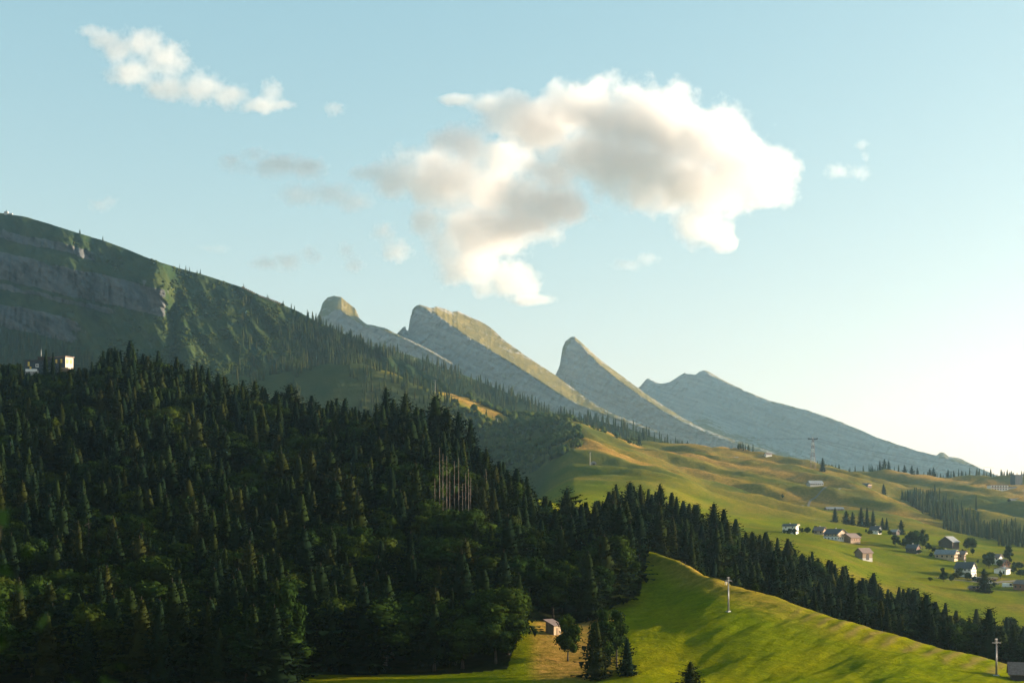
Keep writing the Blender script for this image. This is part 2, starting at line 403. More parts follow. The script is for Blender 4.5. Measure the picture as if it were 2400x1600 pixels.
# relief
far = sstep(1250, 1900, GD) * (1 - sstep(2900, 4200, GD))
hill = sstep(390, 480, GD) * (1 - sstep(1100, 1300, GD)) * (1 - sstep(1350, 1480, GU))
mead = sstep(250, 330, GD) * (1 - sstep(470, 520, GD)) * sstep(1300, 1480, GU)
vill = sstep(760, 860, GD) * (1 - sstep(1250, 1350, GD)) * sstep(1500, 1700, GU)
GZ = GZ + far * (11.0 * fbm(GX / 330, GD / 230, 1.0, 3) + 6.0 * fbm(GX / 120 + 9, GD / 85, 2.0, 3) + 14.0 * fbm((0.66 * GX + 0.75 * GD) / 75, (0.75 * GX - 0.66 * GD) / 300, 8.5, 2) + 2.6 * fbm(GX / 40, GD / 28, 7.0, 2))
GZ = GZ + hill * (3.0 * fbm(GX / 60, GD / 60, 3.0, 3))
rx = GX * 0.80 - GD * 0.60; ry = GX * 0.60 + GD * 0.80          # furrows run down the spur
GZ = GZ + mead * (1.7 * fbm(rx / 24, ry / 70, 4.0, 3) + 0.26 * fbm(rx / 3.2, ry / 14, 5.0, 2))
GZ = GZ + vill * (1.8 * fbm(GX / 70, GD / 45, 6.0, 3) + 0.5 * fbm(GX / 30, GD / 12, 2.5, 2))
def poly_dist(X, Y, pts):
    best = np.full(X.shape, 1e9)
    P = [np.array([(u - 1200) / F * d, d]) for u, d in pts]
    for a, b in zip(P[:-1], P[1:]):
        ab = b - a; t = np.clip(((X - a[0]) * ab[0] + (Y - a[1]) * ab[1]) / (ab @ ab), 0, 1)
        best = np.minimum(best, np.hypot(X - a[0] - t * ab[0], Y - a[1] - t * ab[1]))
    return best
GZ = GZ + far * 13 * np.exp(-(poly_dist(GX, GD, [(1640, 2400), (1760, 2270), (1900, 2080), (2060, 1930), (2200, 1780)]) / 85) ** 2)
GZ = GZ + far * 11 * np.exp(-(poly_dist(GX, GD, [(1640, 1600), (1800, 1560), (1950, 1480), (2100, 1400)]) / 45) ** 2)
GZ = GZ + far * 10 * np.exp(-(poly_dist(GX, GD, [(2320, 2000), (2420, 1900), (2500, 1800)]) / 45) ** 2)
GZ = GZ - far * 14 * np.exp(-(poly_dist(GX, GD, [(2110, 2080), (2180, 1850), (2260, 1650), (2330, 1480)]) / 40) ** 2)
GV = V0 - GZ / np.maximum(GD, 1) * F

def forest_front(u): return lin([(-600, 335), (650, 335), (730, 362), (1190, 366), (1235, 418), (1400, 428), (1440, 445), (1500, 456), (1520, 520)], u)
# zones of the sward: dry / forest floor / mown
dry = np.zeros_like(GZ)
spur = 1 - sstep(1250, 1345, GU)
strip_ = np.exp(-((GV - lin([(840, 836), (900, 853), (1000, 893), (1100, 945), (1170, 975), (1250, 1000)], GU)) / 13.0) ** 2) * sstep(850, 900, GU) * (1 - sstep(1170, 1200, GU))
dry = np.maximum(dry, far * spur * strip_)
dry = np.maximum(dry, (1 - spur) * far * (0.40 + 1.0 * fbm((0.66 * GX + 0.75 * GD) / 80, (0.75 * GX - 0.66 * GD) / 320, 11.0, 4) + 0.35 * sstep(1950, 2300, GD)))
dry = np.maximum(dry, 0.40 * vill * sstep(0.1, 0.6, fbm(GX / 60, GD / 30, 12.0, 2)))
crestD = np.broadcast_to(Dk[8], GD.shape)
top = sstep(-42, -8, GD - crestD) * mead
dry = np.maximum(dry, top * (1 - sstep(1700, 2050, GU)) * 0.62)
dry = np.maximum(dry, 0.85 * sstep(1225, 1275, GU) * (1 - sstep(1400, 1480, GU)) * sstep(345, 362, GD) * (1 - sstep(425, 450, GD)))
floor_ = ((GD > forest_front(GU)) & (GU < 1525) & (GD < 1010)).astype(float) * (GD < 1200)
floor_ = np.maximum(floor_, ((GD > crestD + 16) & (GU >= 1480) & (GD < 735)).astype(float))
mown = mead * sstep(-30, -18, GD - crestD) * sstep(1780, 1950, GU)
R, C = GZ.shape
idx = np.arange(R * C).reshape(R, C)
Q = np.stack([idx[:-1, :-1], idx[:-1, 1:], idx[1:, 1:], idx[1:, :-1]], -1).reshape(-1, 4)
alpine = np.clip(0.30 * vill + far * (0.86 + 0.14 * spur) - dry * 0.8 * far - strip_ * far * spur, 0, 1)
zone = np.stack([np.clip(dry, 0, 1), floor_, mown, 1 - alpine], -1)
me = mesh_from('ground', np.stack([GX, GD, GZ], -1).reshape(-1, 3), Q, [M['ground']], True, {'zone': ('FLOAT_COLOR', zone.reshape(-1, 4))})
tag(link('ground', me), kind='structure')

def ground(u, D):
    """point of the ground in column u at distance D"""
    c = np.interp(u, U, np.arange(NU)); i = int(min(c, NU - 2)); t = c - i
    z0 = np.interp(D, GD[:, i], GZ[:, i]); z1 = np.interp(D, GD[:, i + 1], GZ[:, i + 1])
    return Vector(((u - 1200) / F * D, D, float(z0 * (1 - t) + z1 * t)))
def ground_v(u, v, D0, D1):
    """first point of column u between D0 and D1 that is seen at row v"""
    Ds = np.linspace(D0, D1, 240)
    for D in Ds:
        p = ground(u, D)
        if V0 - p.z / D * F <= v: return p
    return ground(u, D1)
def row_of(p): return V0 - p.z / p.y * F

# ------------------------------------------------------------------ mountains: faces integrated upwards from their foot with a slope map
def face(name, u0, u1, nu, skyline, vbot, Dbot, slope, nv, relief, rockf, mat, jag=0.0, back=2.0, backrows=6, crest=None):
    us = np.linspace(u0, u1, nu)
    sk = lin(skyline, us) + jag * (0.7 * fbm(us / 23.0, us * 0, 3.7, 5, 0.65) * (0.4 + np.abs(noise3(us / 40.0, 0.4, 1.1)) * 2))
    vb = lin(vbot, us); D = lin(Dbot, us)
    sk = np.minimum(sk, vb - 2)
    T = np.linspace(0, 1, nv)
    Vg = vb[None] + (sk - vb)[None] * T[:, None]; Ug = np.broadcast_to(us, Vg.shape)
    Dg = np.zeros_like(Vg); Dg[0] = D
    for r in range(1, nv):
        a0 = (V0 - Vg[r - 1]) / F; a1 = (V0 - Vg[r]) / F
        m = np.maximum(slope(Ug[r], Vg[r], sk), a1 + 0.12)
        Dg[r] = Dg[r - 1] + Dg[r - 1] * (a1 - a0) / (m - a1)
    if crest is not None:                               # set every column so that its crest stands at the given distance
        va = lin(crest[1], us); da = np.array([np.interp(-va[i], -Vg[:, i], Dg[:, i]) for i in range(nu)])
        Dg = Dg + (lin(crest[0], us) - da)[None]
    ker = np.hanning(15); ker /= ker.sum(); n_ = Dg.shape[1]
    if n_ > 40:
        Dp = np.pad(Dg, ((0, 0), (7, 7)), mode='reflect', reflect_type='odd'); Dg = sum(ker[k] * Dp[:, k:k + n_] for k in range(15))
    Dg = Dg + relief(Ug, Vg, np.broadcast_to(sk, Vg.shape))
    X = (Ug - 1200) / F * Dg; Z = (V0 - Vg) / F * Dg
    rk = rockf(Ug, Vg, np.broadcast_to(sk, Vg.shape))
    rows = [(X, Dg, Z, rk)]
    for k in range(1, backrows + 1):                    # the far side falls away again
        d = 18.0 * k ** 2.1
        zb = Z[-1] - d * (0.15 if k < 2 else 0.8) / back * 1.0
        rows.append(((Ug[-1:] - 1200) / F * Dg[-1:], Dg[-1:] + d, zb[None], rk[-1:]))
    X = np.concatenate([r[0] for r in rows]); Y = np.concatenate([r[1] for r in rows]); Zz = np.concatenate([r[2] for r in rows]); rk = np.concatenate([r[3] for r in rows])
    r_, c_ = X.shape; ix = np.arange(r_ * c_).reshape(r_, c_)
    q = np.stack([ix[:-1, :-1], ix[:-1, 1:], ix[1:, 1:], ix[1:, :-1]], -1).reshape(-1, 4)
    me = mesh_from(name, np.stack([X, Y, Zz], -1).reshape(-1, 3), q, [mat], True, {'rock': ('FLOAT', np.clip(rk, 0, 1).ravel())})
    o = tag(link(name, me), kind='structure')
    def at(u, v):
        c = np.interp(u, us, np.arange(nu)); i = int(min(max(round(c), 0), nu - 1))
        d = np.interp(-v, -Vg[:, i], Dg[:, i])
        return Vector(((u - 1200) / F * d, d, (V0 - v) / F * d))
    return at, (us, sk)

# left mountain
SKA = [(-300, 470), (-100, 482), (0, 499), (60, 508), (100, 520), (180, 545), (240, 563), (300, 585), (350, 606), (400, 622), (440, 634), (480, 645), (530, 661), (570, 674), (610, 694), (650, 708), (700, 730), (740, 752), (790, 775), (860, 808), (950, 850), (1050, 900)]
def strat(u, v): return v - 0.22 * u + 5 * noise3(u / 60, v / 60, 0.3) + 2.5 * noise3(u / 14, v / 14, 1.3)
def cliffs(u, v):
    q = strat(u, v)
    def band(a, b, ue, soft=70): return sstep(a - 3, a + 2, q) * (1 - sstep(b - 2, b + 3, q)) * (1 - sstep(ue - soft, ue, u))
    c = band(540, 560, 260) * 0.8
    c = np.maximum(c, band(592, 655, 410, 40))
    c = np.maximum(c, band(664, 676, 300, 60) * 0.8)
    c = np.maximum(c, band(712, 765, 215, 70))
    return c
def slopeA(u, v, sk):
    c = cliffs(u, v)
    base = np.where(v - sk < 60, 0.62, 0.60) - 0.12 * sstep(760, 900, v)
    return base * (1 - c) + 2.6 * c
def reliefA(u, v, sk):
    r = 44 * ridged((u - 0.75 * v) / 120, (v + 0.4 * u) / 420, 4) + 30 * fbm((u - 0.6 * v) / 30, (v + 0.3 * u) / 60, 0.2, 5)
    r = r - 30 * np.exp(-((u - 372 - (v - 650) * 0.35) / 22.0) ** 2)  # buttress
    r = r + 60 * np.exp(-((u - 405 - (v - 740) * 0.05) / 14.0) ** 2) * sstep(690, 730, v)   # stream gully
    c = cliffs(u, v)
    r = r + c * 14 * noise3(u / 7, v / 60, 3.1)
    return r * (1 - 0.55 * sstep(40, 0, v - sk))
def rockA(u, v, sk):
    c = cliffs(u, v)
    ribs = sstep(0.35, 0.75, fbm(u / 30 + v / 60, v / 90 - u / 70, 5.0, 4)) * (1 - sstep(400, 460, u)) * sstep(60, 200, u) * (1 - sstep(720, 760, v))
    return np.maximum(c * 0.85, 0.55 * ribs) + 0.05
DBA = [(-300, 2500), (0, 2420), (200, 2340), (380, 2250), (440, 2255), (600, 2285), (800, 2330), (1050, 2400)]
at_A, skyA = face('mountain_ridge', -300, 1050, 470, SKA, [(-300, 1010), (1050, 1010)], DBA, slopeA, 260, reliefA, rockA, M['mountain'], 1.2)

# wooded middle ridge
SKB = [(640, 760), (740, 785), (850, 806), (960, 832), (1100, 884), (1200, 925), (1300, 968), (1400, 985), (1500, 1012), (1600, 1050), (1680, 1080), (1760, 1100)]
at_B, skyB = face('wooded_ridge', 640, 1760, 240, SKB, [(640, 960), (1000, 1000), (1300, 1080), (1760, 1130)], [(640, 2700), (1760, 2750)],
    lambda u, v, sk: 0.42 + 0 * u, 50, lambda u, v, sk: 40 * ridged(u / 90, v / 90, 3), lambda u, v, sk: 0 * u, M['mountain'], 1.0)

def peak(name, sky_, shoulder, vbot, D0, u0, u1, nu, nv, m_face=2.4, m_slab=0.36, m_low=0.5, lowspan=140, jag=3.0, rel=13.0, tilt=-0.8):
    sh = lambda u: lin(shoulder, u)
    def slope(u, v, sk):
        s = sh(u); k = sstep(-4, 4, v - s)                # 1 below the shoulder
        low = sstep(40, lowspan, v - s)
        f = m_face * (1 - low) + m_low * low
        return np.maximum(m_slab * (1 - k) + f * k, 0.2)
    def relief(u, v, sk):
        k = sstep(-4, 4, v - sh(u))
        return rel * (k * (1.1 * ridged(u / 34 + v / 50, v / 120, 4) + 0.8 * fbm((u + v * 0.6) / 8, (v - 0.5 * u) / 16, 1.7, 4)) + 0.9 * fbm(u / 26, v / 18, 0.9, 4) + k * 0.55 * ridged((u + 0.9 * v) / 9, (v - 0.6 * u) / 40, 3))
    def rock(u, v, sk):
        s = sh(u); k = sstep(-5, 5, v - s); low = sstep(60, lowspan + 30, v - s)
        return k * (0.9 - 0.75 * low) + (1 - k) * (0.24 + 0.22 * sstep(12, 0, v - sk))
    return face(name, u0, u1, nu, sky_, vbot, [(u0, D0 - 800), (u1, D0 - 800)], slope, nv, relief, rock, M['peak'], jag, 1.0, 6, ([(u0, D0), (u1, D0 + tilt * (u1 - u0) / F * D0)], shoulder))

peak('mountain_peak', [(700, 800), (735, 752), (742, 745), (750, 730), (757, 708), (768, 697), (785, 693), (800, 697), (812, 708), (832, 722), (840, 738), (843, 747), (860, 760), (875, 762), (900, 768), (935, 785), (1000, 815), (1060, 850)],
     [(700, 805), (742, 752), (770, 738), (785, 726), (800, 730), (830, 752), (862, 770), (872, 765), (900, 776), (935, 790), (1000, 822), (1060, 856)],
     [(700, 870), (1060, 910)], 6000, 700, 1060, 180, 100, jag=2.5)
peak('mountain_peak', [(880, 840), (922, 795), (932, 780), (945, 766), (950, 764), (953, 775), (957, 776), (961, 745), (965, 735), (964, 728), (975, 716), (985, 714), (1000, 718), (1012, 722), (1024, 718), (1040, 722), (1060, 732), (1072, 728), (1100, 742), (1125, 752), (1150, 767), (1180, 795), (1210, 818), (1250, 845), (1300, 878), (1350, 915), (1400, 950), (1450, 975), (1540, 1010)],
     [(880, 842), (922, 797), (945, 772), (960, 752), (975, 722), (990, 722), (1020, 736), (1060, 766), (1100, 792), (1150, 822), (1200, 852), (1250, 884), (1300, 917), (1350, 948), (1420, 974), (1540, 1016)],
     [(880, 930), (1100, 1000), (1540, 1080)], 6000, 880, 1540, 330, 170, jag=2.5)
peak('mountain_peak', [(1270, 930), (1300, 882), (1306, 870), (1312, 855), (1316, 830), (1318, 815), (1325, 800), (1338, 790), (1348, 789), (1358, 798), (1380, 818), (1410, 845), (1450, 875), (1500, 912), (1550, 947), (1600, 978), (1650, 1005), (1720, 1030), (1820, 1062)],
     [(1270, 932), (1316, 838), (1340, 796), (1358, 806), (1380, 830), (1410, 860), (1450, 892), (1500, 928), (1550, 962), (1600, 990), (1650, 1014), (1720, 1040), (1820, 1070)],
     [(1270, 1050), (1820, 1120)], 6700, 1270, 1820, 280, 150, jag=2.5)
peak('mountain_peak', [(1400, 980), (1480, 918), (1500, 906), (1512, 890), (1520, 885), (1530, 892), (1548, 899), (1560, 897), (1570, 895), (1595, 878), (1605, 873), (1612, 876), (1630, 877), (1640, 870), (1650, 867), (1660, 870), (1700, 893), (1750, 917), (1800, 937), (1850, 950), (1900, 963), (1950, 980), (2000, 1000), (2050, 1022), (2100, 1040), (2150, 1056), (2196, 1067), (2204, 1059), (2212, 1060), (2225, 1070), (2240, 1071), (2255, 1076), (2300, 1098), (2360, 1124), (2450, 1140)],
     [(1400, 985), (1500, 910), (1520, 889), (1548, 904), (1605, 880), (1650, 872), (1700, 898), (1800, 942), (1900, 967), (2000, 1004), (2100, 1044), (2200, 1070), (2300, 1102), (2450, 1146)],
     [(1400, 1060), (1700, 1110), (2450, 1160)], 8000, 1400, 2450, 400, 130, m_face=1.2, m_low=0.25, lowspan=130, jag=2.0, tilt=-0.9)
# ------------------------------------------------------------------ tree shapes (height 1, foot at the origin)
class TB:
    def __init__(s): s.V = []; s.F = []; s.n = 0
    def add(s, V, Fc):
        V = np.asarray(V, float); Fc = np.asarray(Fc, int)
        s.V.append(V); s.F.append(Fc + s.n); s.n += len(V)
    def get(s): return np.concatenate(s.V), np.concatenate(s.F)

_ico = None
def ico(sub=1):
    import bmesh
    bm = bmesh.new(); bmesh.ops.create_icosphere(bm, subdivisions=sub, radius=1.0)
    V = np.array([v.co[:] for v in bm.verts]); Fc = np.array([[l.index for l in f.verts] for f in bm.faces]); bm.free(); return V, Fc
ICO1 = ico(1); ICO2 = ico(2); ICO3 = ico(3)

def spruce_crown(seed, whorls=30, per=8, R=0.17, rough=1.0, low=0.06, detail=3, sparse=0.0):
    r = np.random.default_rng(seed); t = TB()
    for i in range(whorls):
        f = (i + r.uniform(-.3, .3)) / whorls; f = min(max(f, 0), 0.985)
        h = low + (0.985 - low) * f
        L0 = R * (1 - f) ** 0.66 * (0.55 + 0.45 * min(1, f * 9 + .3)) + 0.008
        n = max(4, int(per * (1 - 0.45 * f)))
        for b in range(n):
            if r.random() < sparse: continue
            a = 2 * math.pi * (b + r.uniform(-.35, .35)) / n + i * 1.7
            L = L0 * r.uniform(0.72, 1.22) * (1 + 0.25 * (rough - 1) * r.normal())
            d = np.array([math.cos(a), math.sin(a), 0]); s = np.array([-d[1], d[0], 0])
            drop = -0.10 - 0.42 * (1 - f) + 0.25 * f
            k = detail + 1
            q = np.linspace(0, 1, k + 1)[:, None]
            sp = np.array([0, 0, h]) + d * (L * q) + np.array([0, 0, 1]) * (L * (drop * q + 0.22 * q ** 2.5))
            V = [*sp]; Fc = []
            for j in range(k):
                w = L * 0.34 * (1 - 0.75 * j / k) * r.uniform(0.7, 1.3)
                for sg in (-1, 1):
                    tip = sp[j] * 0.45 + sp[j + 1] * 0.55 + s * (sg * w) + d * (0.35 * w) + np.array([0, 0, -0.38 * w * r.uniform(.4, 1.5)])
                    V.append(tip); Fc.append((j, j + 1, len(V) - 1) if sg > 0 else (j + 1, j, len(V) - 1))
                if j < k - 1:                                   # hanging twig curtain
                    tip = (sp[j] + sp[j + 1]) / 2 + np.array([0, 0, -0.30 * L * r.uniform(.5, 1.2)]) + s * r.normal() * 0.03 * L
                    V.append(tip); Fc.append((j, j + 1, len(V) - 1))
            t.add(V, Fc)
    # dark inner mass
    m = 7; V = []; Fc = []
    hs = np.linspace(low + 0.02, 0.93, 8)
    for h in hs:
        f = (h - low) / (0.985 - low); rr = R * 0.46 * (1 - f) ** 0.7
        for j in range(m): V.append((rr * math.cos(6.283 * j / m) * r.uniform(.7, 1.3), rr * math.sin(6.283 * j / m) * r.uniform(.7, 1.3), h))
    for i in range(7):
        for j in range(m):
            a, b, c, d_ = i * m + j, i * m + (j + 1) % m, (i + 1) * m + (j + 1) % m, (i + 1) * m + j
            Fc += [(a, b, c), (a, c, d_)]
    t.add(V, Fc)
    return t.get()

def leafy(t, r, c, rad, n, size, outward=1.0):
    d = r.normal(size=(n, 3)); d /= np.linalg.norm(d, axis=1)[:, None]
    p = c + d * rad * r.uniform(0.72, 1.08, (n, 1))
    nr = d * outward + r.normal(size=(n, 3)) * 0.55; nr /= np.linalg.norm(nr, axis=1)[:, None]
    a = np.cross(nr, r.normal(size=(n, 3))); a /= np.linalg.norm(a, axis=1)[:, None]
    b = np.cross(nr, a)
    s = size * r.uniform(0.6, 1.4, (n, 1))
    V = np.stack([p + a * s, p + b * s * 0.75 - nr * s * 0.25, p - a * s, p - b * s * 0.75 - nr * s * 0.25], 1).reshape(-1, 3)
    k = np.arange(n)[:, None] * 4
    Fc = np.concatenate([k + np.array([[0, 1, 2]]), k + np.array([[0, 2, 3]])])
    t.add(V, Fc)

def broad_crown(seed, lobes=18, leaves=115, rx=0.30, zc=0.60, rz=0.36, size=0.021, core=True):
    r = np.random.default_rng(seed); t = TB(); C = []
    for i in range(lobes):
        d = r.normal(size=3); d /= np.linalg.norm(d); k = r.uniform(0.35, 0.80) if i else 0
        c = np.array([d[0] * rx * k, d[1] * rx * k, zc + d[2] * rz * k])
        rad = r.uniform(0.36, 0.56) * rx * (1.25 if i == 0 else 1)
        rad = np.array([rad, rad, rad * 0.85]); C.append(c)
        leafy(t, r, c, rad, leaves, size)
        if core:
            V = ICO1[0] * rad * 0.78 * r.uniform(0.85, 1.1, (len(ICO1[0]), 1)) + c
            t.add(V, ICO1[1])
    return (*t.get(), C)

def trunk_mesh(name, h, r0, r1, limbs, mat, seed=0, n=7):
    mb = MB(); rr = random.Random(seed); p = Vector((0, 0, -0.03)); k = 5
    for i in range(k):
        q = Vector((rr.uniform(-.006, .006) * (i < k - 1), rr.uniform(-.006, .006) * (i < k - 1), h * (i + 1) / k))
        a = r0 + (r1 - r0) * i / k; b = r0 + (r1 - r0) * (i + 1) / k
        mb.tube(p, q, a * (1.35 if i == 0 else 1), b, n, cap=(i in (0, k - 1))); p = q
    for (z, c) in limbs: mb.tube((0, 0, z), c, r0 * 0.45, r0 * 0.15, 5)
    me = bpy.data.meshes.new(name); me.from_pydata(mb.v, [], mb.f); me.materials.append(mat)
    for f in me.polygons: f.use_smooth = True
    me.update(); return me

SPR = []
for i, (R_, ro, lo, sp_) in enumerate([(0.27, 1.5, 0.05, 0), (0.31, 2.1, 0.07, .06), (0.235, 1.5, 0.05, 0), (0.27, 2.7, 0.12, .14), (0.33, 2.0, 0.06, .04), (0.25, 2.5, 0.18, .16)]):
    V, Fc = spruce_crown(40 + i, 31, 8, R_, ro, lo, 3, sp_)
    SPR.append((mesh_from('crown', V, Fc, [M['needles']]), trunk_mesh('trunk', 0.97, 0.013, 0.002, [], M['bark'], i)))
BRD = []
for i, (rx, zc, rz) in enumerate([(0.34, 0.54, 0.43), (0.40, 0.53, 0.43), (0.29, 0.53, 0.45), (0.36, 0.55, 0.42), (0.24, 0.52, 0.47)]):
    V, Fc, C_ = broad_crown(80 + i, 19, 120, rx, zc, rz)
    BRD.append((mesh_from('crown', V, Fc, [M['leaves']]), trunk_mesh('trunk', 0.55, 0.020, 0.009, [(0.3, tuple(C_[k])) for k in (1, 2, 3, 4)], M['bark'], 30 + i)))
LOWS = [spruce_crown(140 + i, 17, 7, R_, 1.4, 0.06, 1, .05) for i, R_ in enumerate((0.28, 0.32, 0.25))]
LOWB = [broad_crown(160 + i, 9, 34, rx, 0.6, 0.37, 0.036)[:2] for i, rx in enumerate((0.31, 0.36, 0.27))]
FARS = [spruce_crown(180 + i, 8, 6, R_, 1.4, 0.04, 1, 0)  for i, R_ in enumerate((0.19, 0.23, 0.17))]
def far_shrub(seed):
    r = np.random.default_rng(seed); t = TB()
    for c, s in (((0, 0, .5), .42), ((.3, .1, .4), .32), ((-.25, .2, .42), .3), ((.05, -.3, .38), .3)):
        t.add(ICO1[0] * s * r.uniform(.75, 1.25, (len(ICO1[0]), 1)) + np.array(c), ICO1[1])
    return t.get()
SHR = [far_shrub(200 + i) for i in range(3)]

def joined(name, items, mat, kind='stuff', label=None, cat=None):
    """items: (template V, F), position, height, width factor, yaw, tint -> ONE mesh of kind stuff"""
    Vs, Fs, Ts = [], [], []; n = 0
    for (V, Fc), p, h, w, yaw, tn in items:
        c, s = math.cos(yaw), math.sin(yaw)
        X = (V[:, 0] * c - V[:, 1] * s) * h * w + p[0]; Y = (V[:, 0] * s + V[:, 1] * c) * h * w + p[1]; Z = V[:, 2] * h + p[2]
        Vs.append(np.stack([X, Y, Z], -1)); Fs.append(Fc + n); Ts.append(np.full(len(V), tn)); n += len(V)
    if not Vs: return None
    me = mesh_from(name, np.concatenate(Vs), np.concatenate(Fs), [mat], False, {'tint': ('FLOAT', np.concatenate(Ts))})
    return tag(link(name, me), label, cat, kind=kind)

def tree(kind, p, h, w, variant, yaw, label, group, lean=0.0):
    cr, tk = (SPR if kind == 'spruce_tree' else BRD)[variant]
    e = empty(kind, p, yaw); e.scale = (h * w, h * w, h)
    if lean: e.rotation_euler = (lean, lean * 0.5, yaw)
    link('trunk', tk, e); link('crown', cr, e)
    return tag(e, label, 'tree', group)

# ------------------------------------------------------------------ the woods on the near hill and in the gully
cand = []
cell = 8.6
def wood_points(x0, x1, y0, y1, seed):
    r = np.random.default_rng(seed)
    xs = np.arange(x0, x1, cell); ys = np.arange(y0, y1, cell)
    gx, gy = np.meshgrid(xs, ys); gx = gx + r.uniform(-.42, .42, gx.shape) * cell; gy = gy + r.uniform(-.42, .42, gy.shape) * cell
    return gx.ravel(), gy.ravel()
px_, py_ = wood_points(-400, 260, 335, 1010, 5)
nbr = fbm(px_ / 55, py_ / 55, 8.0, 3)
crest_of = lambda u: float(np.interp(u, U, Dk[8]))
second_of = lambda u: float(np.interp(u, U, Dk[10]))
rr = random.Random(11)
for x, y, nb_ in zip(px_, py_, nbr):
    u = 1200 + x / y * F
    if u < -160 or u > 2480: continue
    zone_ = None
    if u < 1512 and forest_front(u) < y < min(crest_of(u) + 75, 1010): zone_ = 'hill'
    if u > 1385 and y > crest_of(u) + 22 and y < second_of(u) + 55: zone_ = 'gully'
    if zone_ is None: continue
    if zone_ == 'hill' and u < 262 and y > 905: continue                   # clearing of the hotel
    if zone_ == 'hill' and 1225 < u < 1345 and y < 430: continue          # clearing of the hay shed
    p = ground(u, y)
    if zone_ == 'hill':
        top = (y - forest_front(u)) / max(60, crest_of(u) - forest_front(u))
        pb = 0.36 + 0.6 * nb_ - 0.35 * sstep(0.72, 0.95, top)
        if 830 < u < 1470: pb += 0.30 * (1 - sstep(0.55, 0.8, top))
        if u > 1440: pb -= 0.5
        if u < 750 and y < 430: pb += 0.1
    else:
        pb = 0.10 + 0.30 * nb_ + 0.45 * sstep(2050, 2350, u)
    kind = 'broadleaf_tree' if rr.random() < pb else 'spruce_tree'
    h = rr.triangular(13, 28, 21) if kind == 'spruce_tree' else rr.uniform(12, 20)
    if zone_ == 'hill' and top > 0.85: h *= rr.uniform(0.75, 1.05)
    if zone_ == 'gully':
        h = rr.triangular(9, 26, 18) if kind == 'spruce_tree' else rr.uniform(10, 16)
        if u > 1780 and kind == 'spruce_tree': h *= 0.9
    w = rr.uniform(0.95, 1.6)
    vt = V0 - (p.z + h) / y * F
    if 1018 < u < 1112 and y < 566 and y > 440 and vt < 1185: # open stand of bare trunks
        if y > 520: continue
        kind = 'broadleaf_tree'; h = max(6, p.z * 0 + ((V0 - 1190) / F * y - p.z))
        if h > 20: h = 16
    if zone_ == 'hill' and u < 230:                       # the hotel shows above the trees below it
        lim = (868 if u < 160 else 858) if 50 < u < 225 else 845
        hmax = (V0 - lim) / F * y - p.z
        if y > 700 and h > hmax: h = hmax * rr.uniform(.9, 1.0)
        if h < 7: continue
    cand.append([kind, p, h, w, rr.randrange(6 if kind == 'spruce_tree' else 5), rr.uniform(0, 6.28), zone_, u, y])

# trees that stand out on their own: (kind, u, D, height, width, variant)
SOLO = [
 ('spruce_tree', 270, 845, 23, 1.0, 0), ('spruce_tree', 282, 842, 21, 0.9, 2), ('spruce_tree', 216, 905, 16, 1.1, 0),
 ('spruce_tree', 107, 918, 21, 0.8, 0), ('spruce_tree', 124, 916, 19, 0.75, 2), ('spruce_tree', 141, 918, 15, 0.8, 2), ('spruce_tree', 187, 912, 9, 0.9, 0),
 ('spruce_tree', 905, 725, 29, 0.95, 0), ('spruce_tree', 950, 722, 29, 0.9, 4), ('spruce_tree', 1075, 655, 27, 0.9, 3), ('spruce_tree', 1103, 645, 29, 0.9, 0),
]
for k, u, D, h, w, vr in SOLO: cand.append([k, ground(u, D), h, w, vr, rr.uniform(0, 6.28), 'hill', u, D])

# which of them show, and how much: paint rough outlines front to back on a coarse screen
mask = np.zeros((400, 600), bool); yy, xx = np.mgrid[0:400, 0:600]
cand.sort(key=lambda c: c[8])
for c in cand:
    kind, p, h, w, vr, yaw, zn, u, D = c
    vt = (V0 - (p.z + h) / D * F) / 4; vb = (V0 - p.z / D * F) / 4; uc = u / 4; hp = vb - vt
    rad = hp * w * (0.25 if kind == 'spruce_tree' else 0.32)
    a0, a1 = int(max(0, vt)), int(min(400, vb + 1)); b0, b1 = int(max(0, uc - rad)), int(min(600, uc + rad + 1))
    c.append(0)
    if a1 <= a0 or b1 <= b0: continue
    X_, Y_ = xx[a0:a1, b0:b1], yy[a0:a1, b0:b1]
    if kind == 'spruce_tree': s_ = np.abs(X_ - uc) <= rad * np.clip((Y_ - vt) / hp, 0, 1) + .3
    else: s_ = ((X_ - uc) / max(rad, .5)) ** 2 + ((Y_ - vt - hp * .4) / (hp * .42)) ** 2 <= 1
    mk = mask[a0:a1, b0:b1]; c[-1] = int((s_ & ~mk).sum()); mk |= s_

def where_hill(u, D, top):
    lv = 'upper' if top > 0.62 else ('middle' if top > 0.28 else 'lower')
    if u < 250: a = 'on the %s wooded slope below the flat-roofed hotel' % lv
    elif u < 520: a = 'on the %s wooded slope right of the hotel' % lv
    elif u < 800: a = 'on the %s middle part of the wooded hill' % lv if lv != 'middle' else 'in the heart of the wooded hill'
    elif u < 1020: a = 'on the %s slope left of the bare trunks' % lv
    elif u < 1180: a = 'on the %s slope around the bare trunks' % lv
    elif u < 1380: a = 'on the %s slope above the hay shed' % lv
    else: a = 'at the wood edge beside the green meadow'
    return a
def where_gully(u, D):
    if u < 1620: return 'on the knoll behind the top of the green meadow'
    if u < 1850: return 'in the dark wood behind the nearer lift tower'
    if u < 2120: return 'in the dark wood below the arched barn'
    return 'in the wood below the big white house'
def size_word(kind, h, w, rank):
    if kind == 'spruce_tree': return 'tall' if h > 22.5 else ('slender' if w < 1.15 else ('broad' if w > 1.35 else 'dark'))
    return 'big round' if h > 17.5 else ('narrow' if w < 1.15 else ('spreading' if w > 1.35 else 'leafy'))

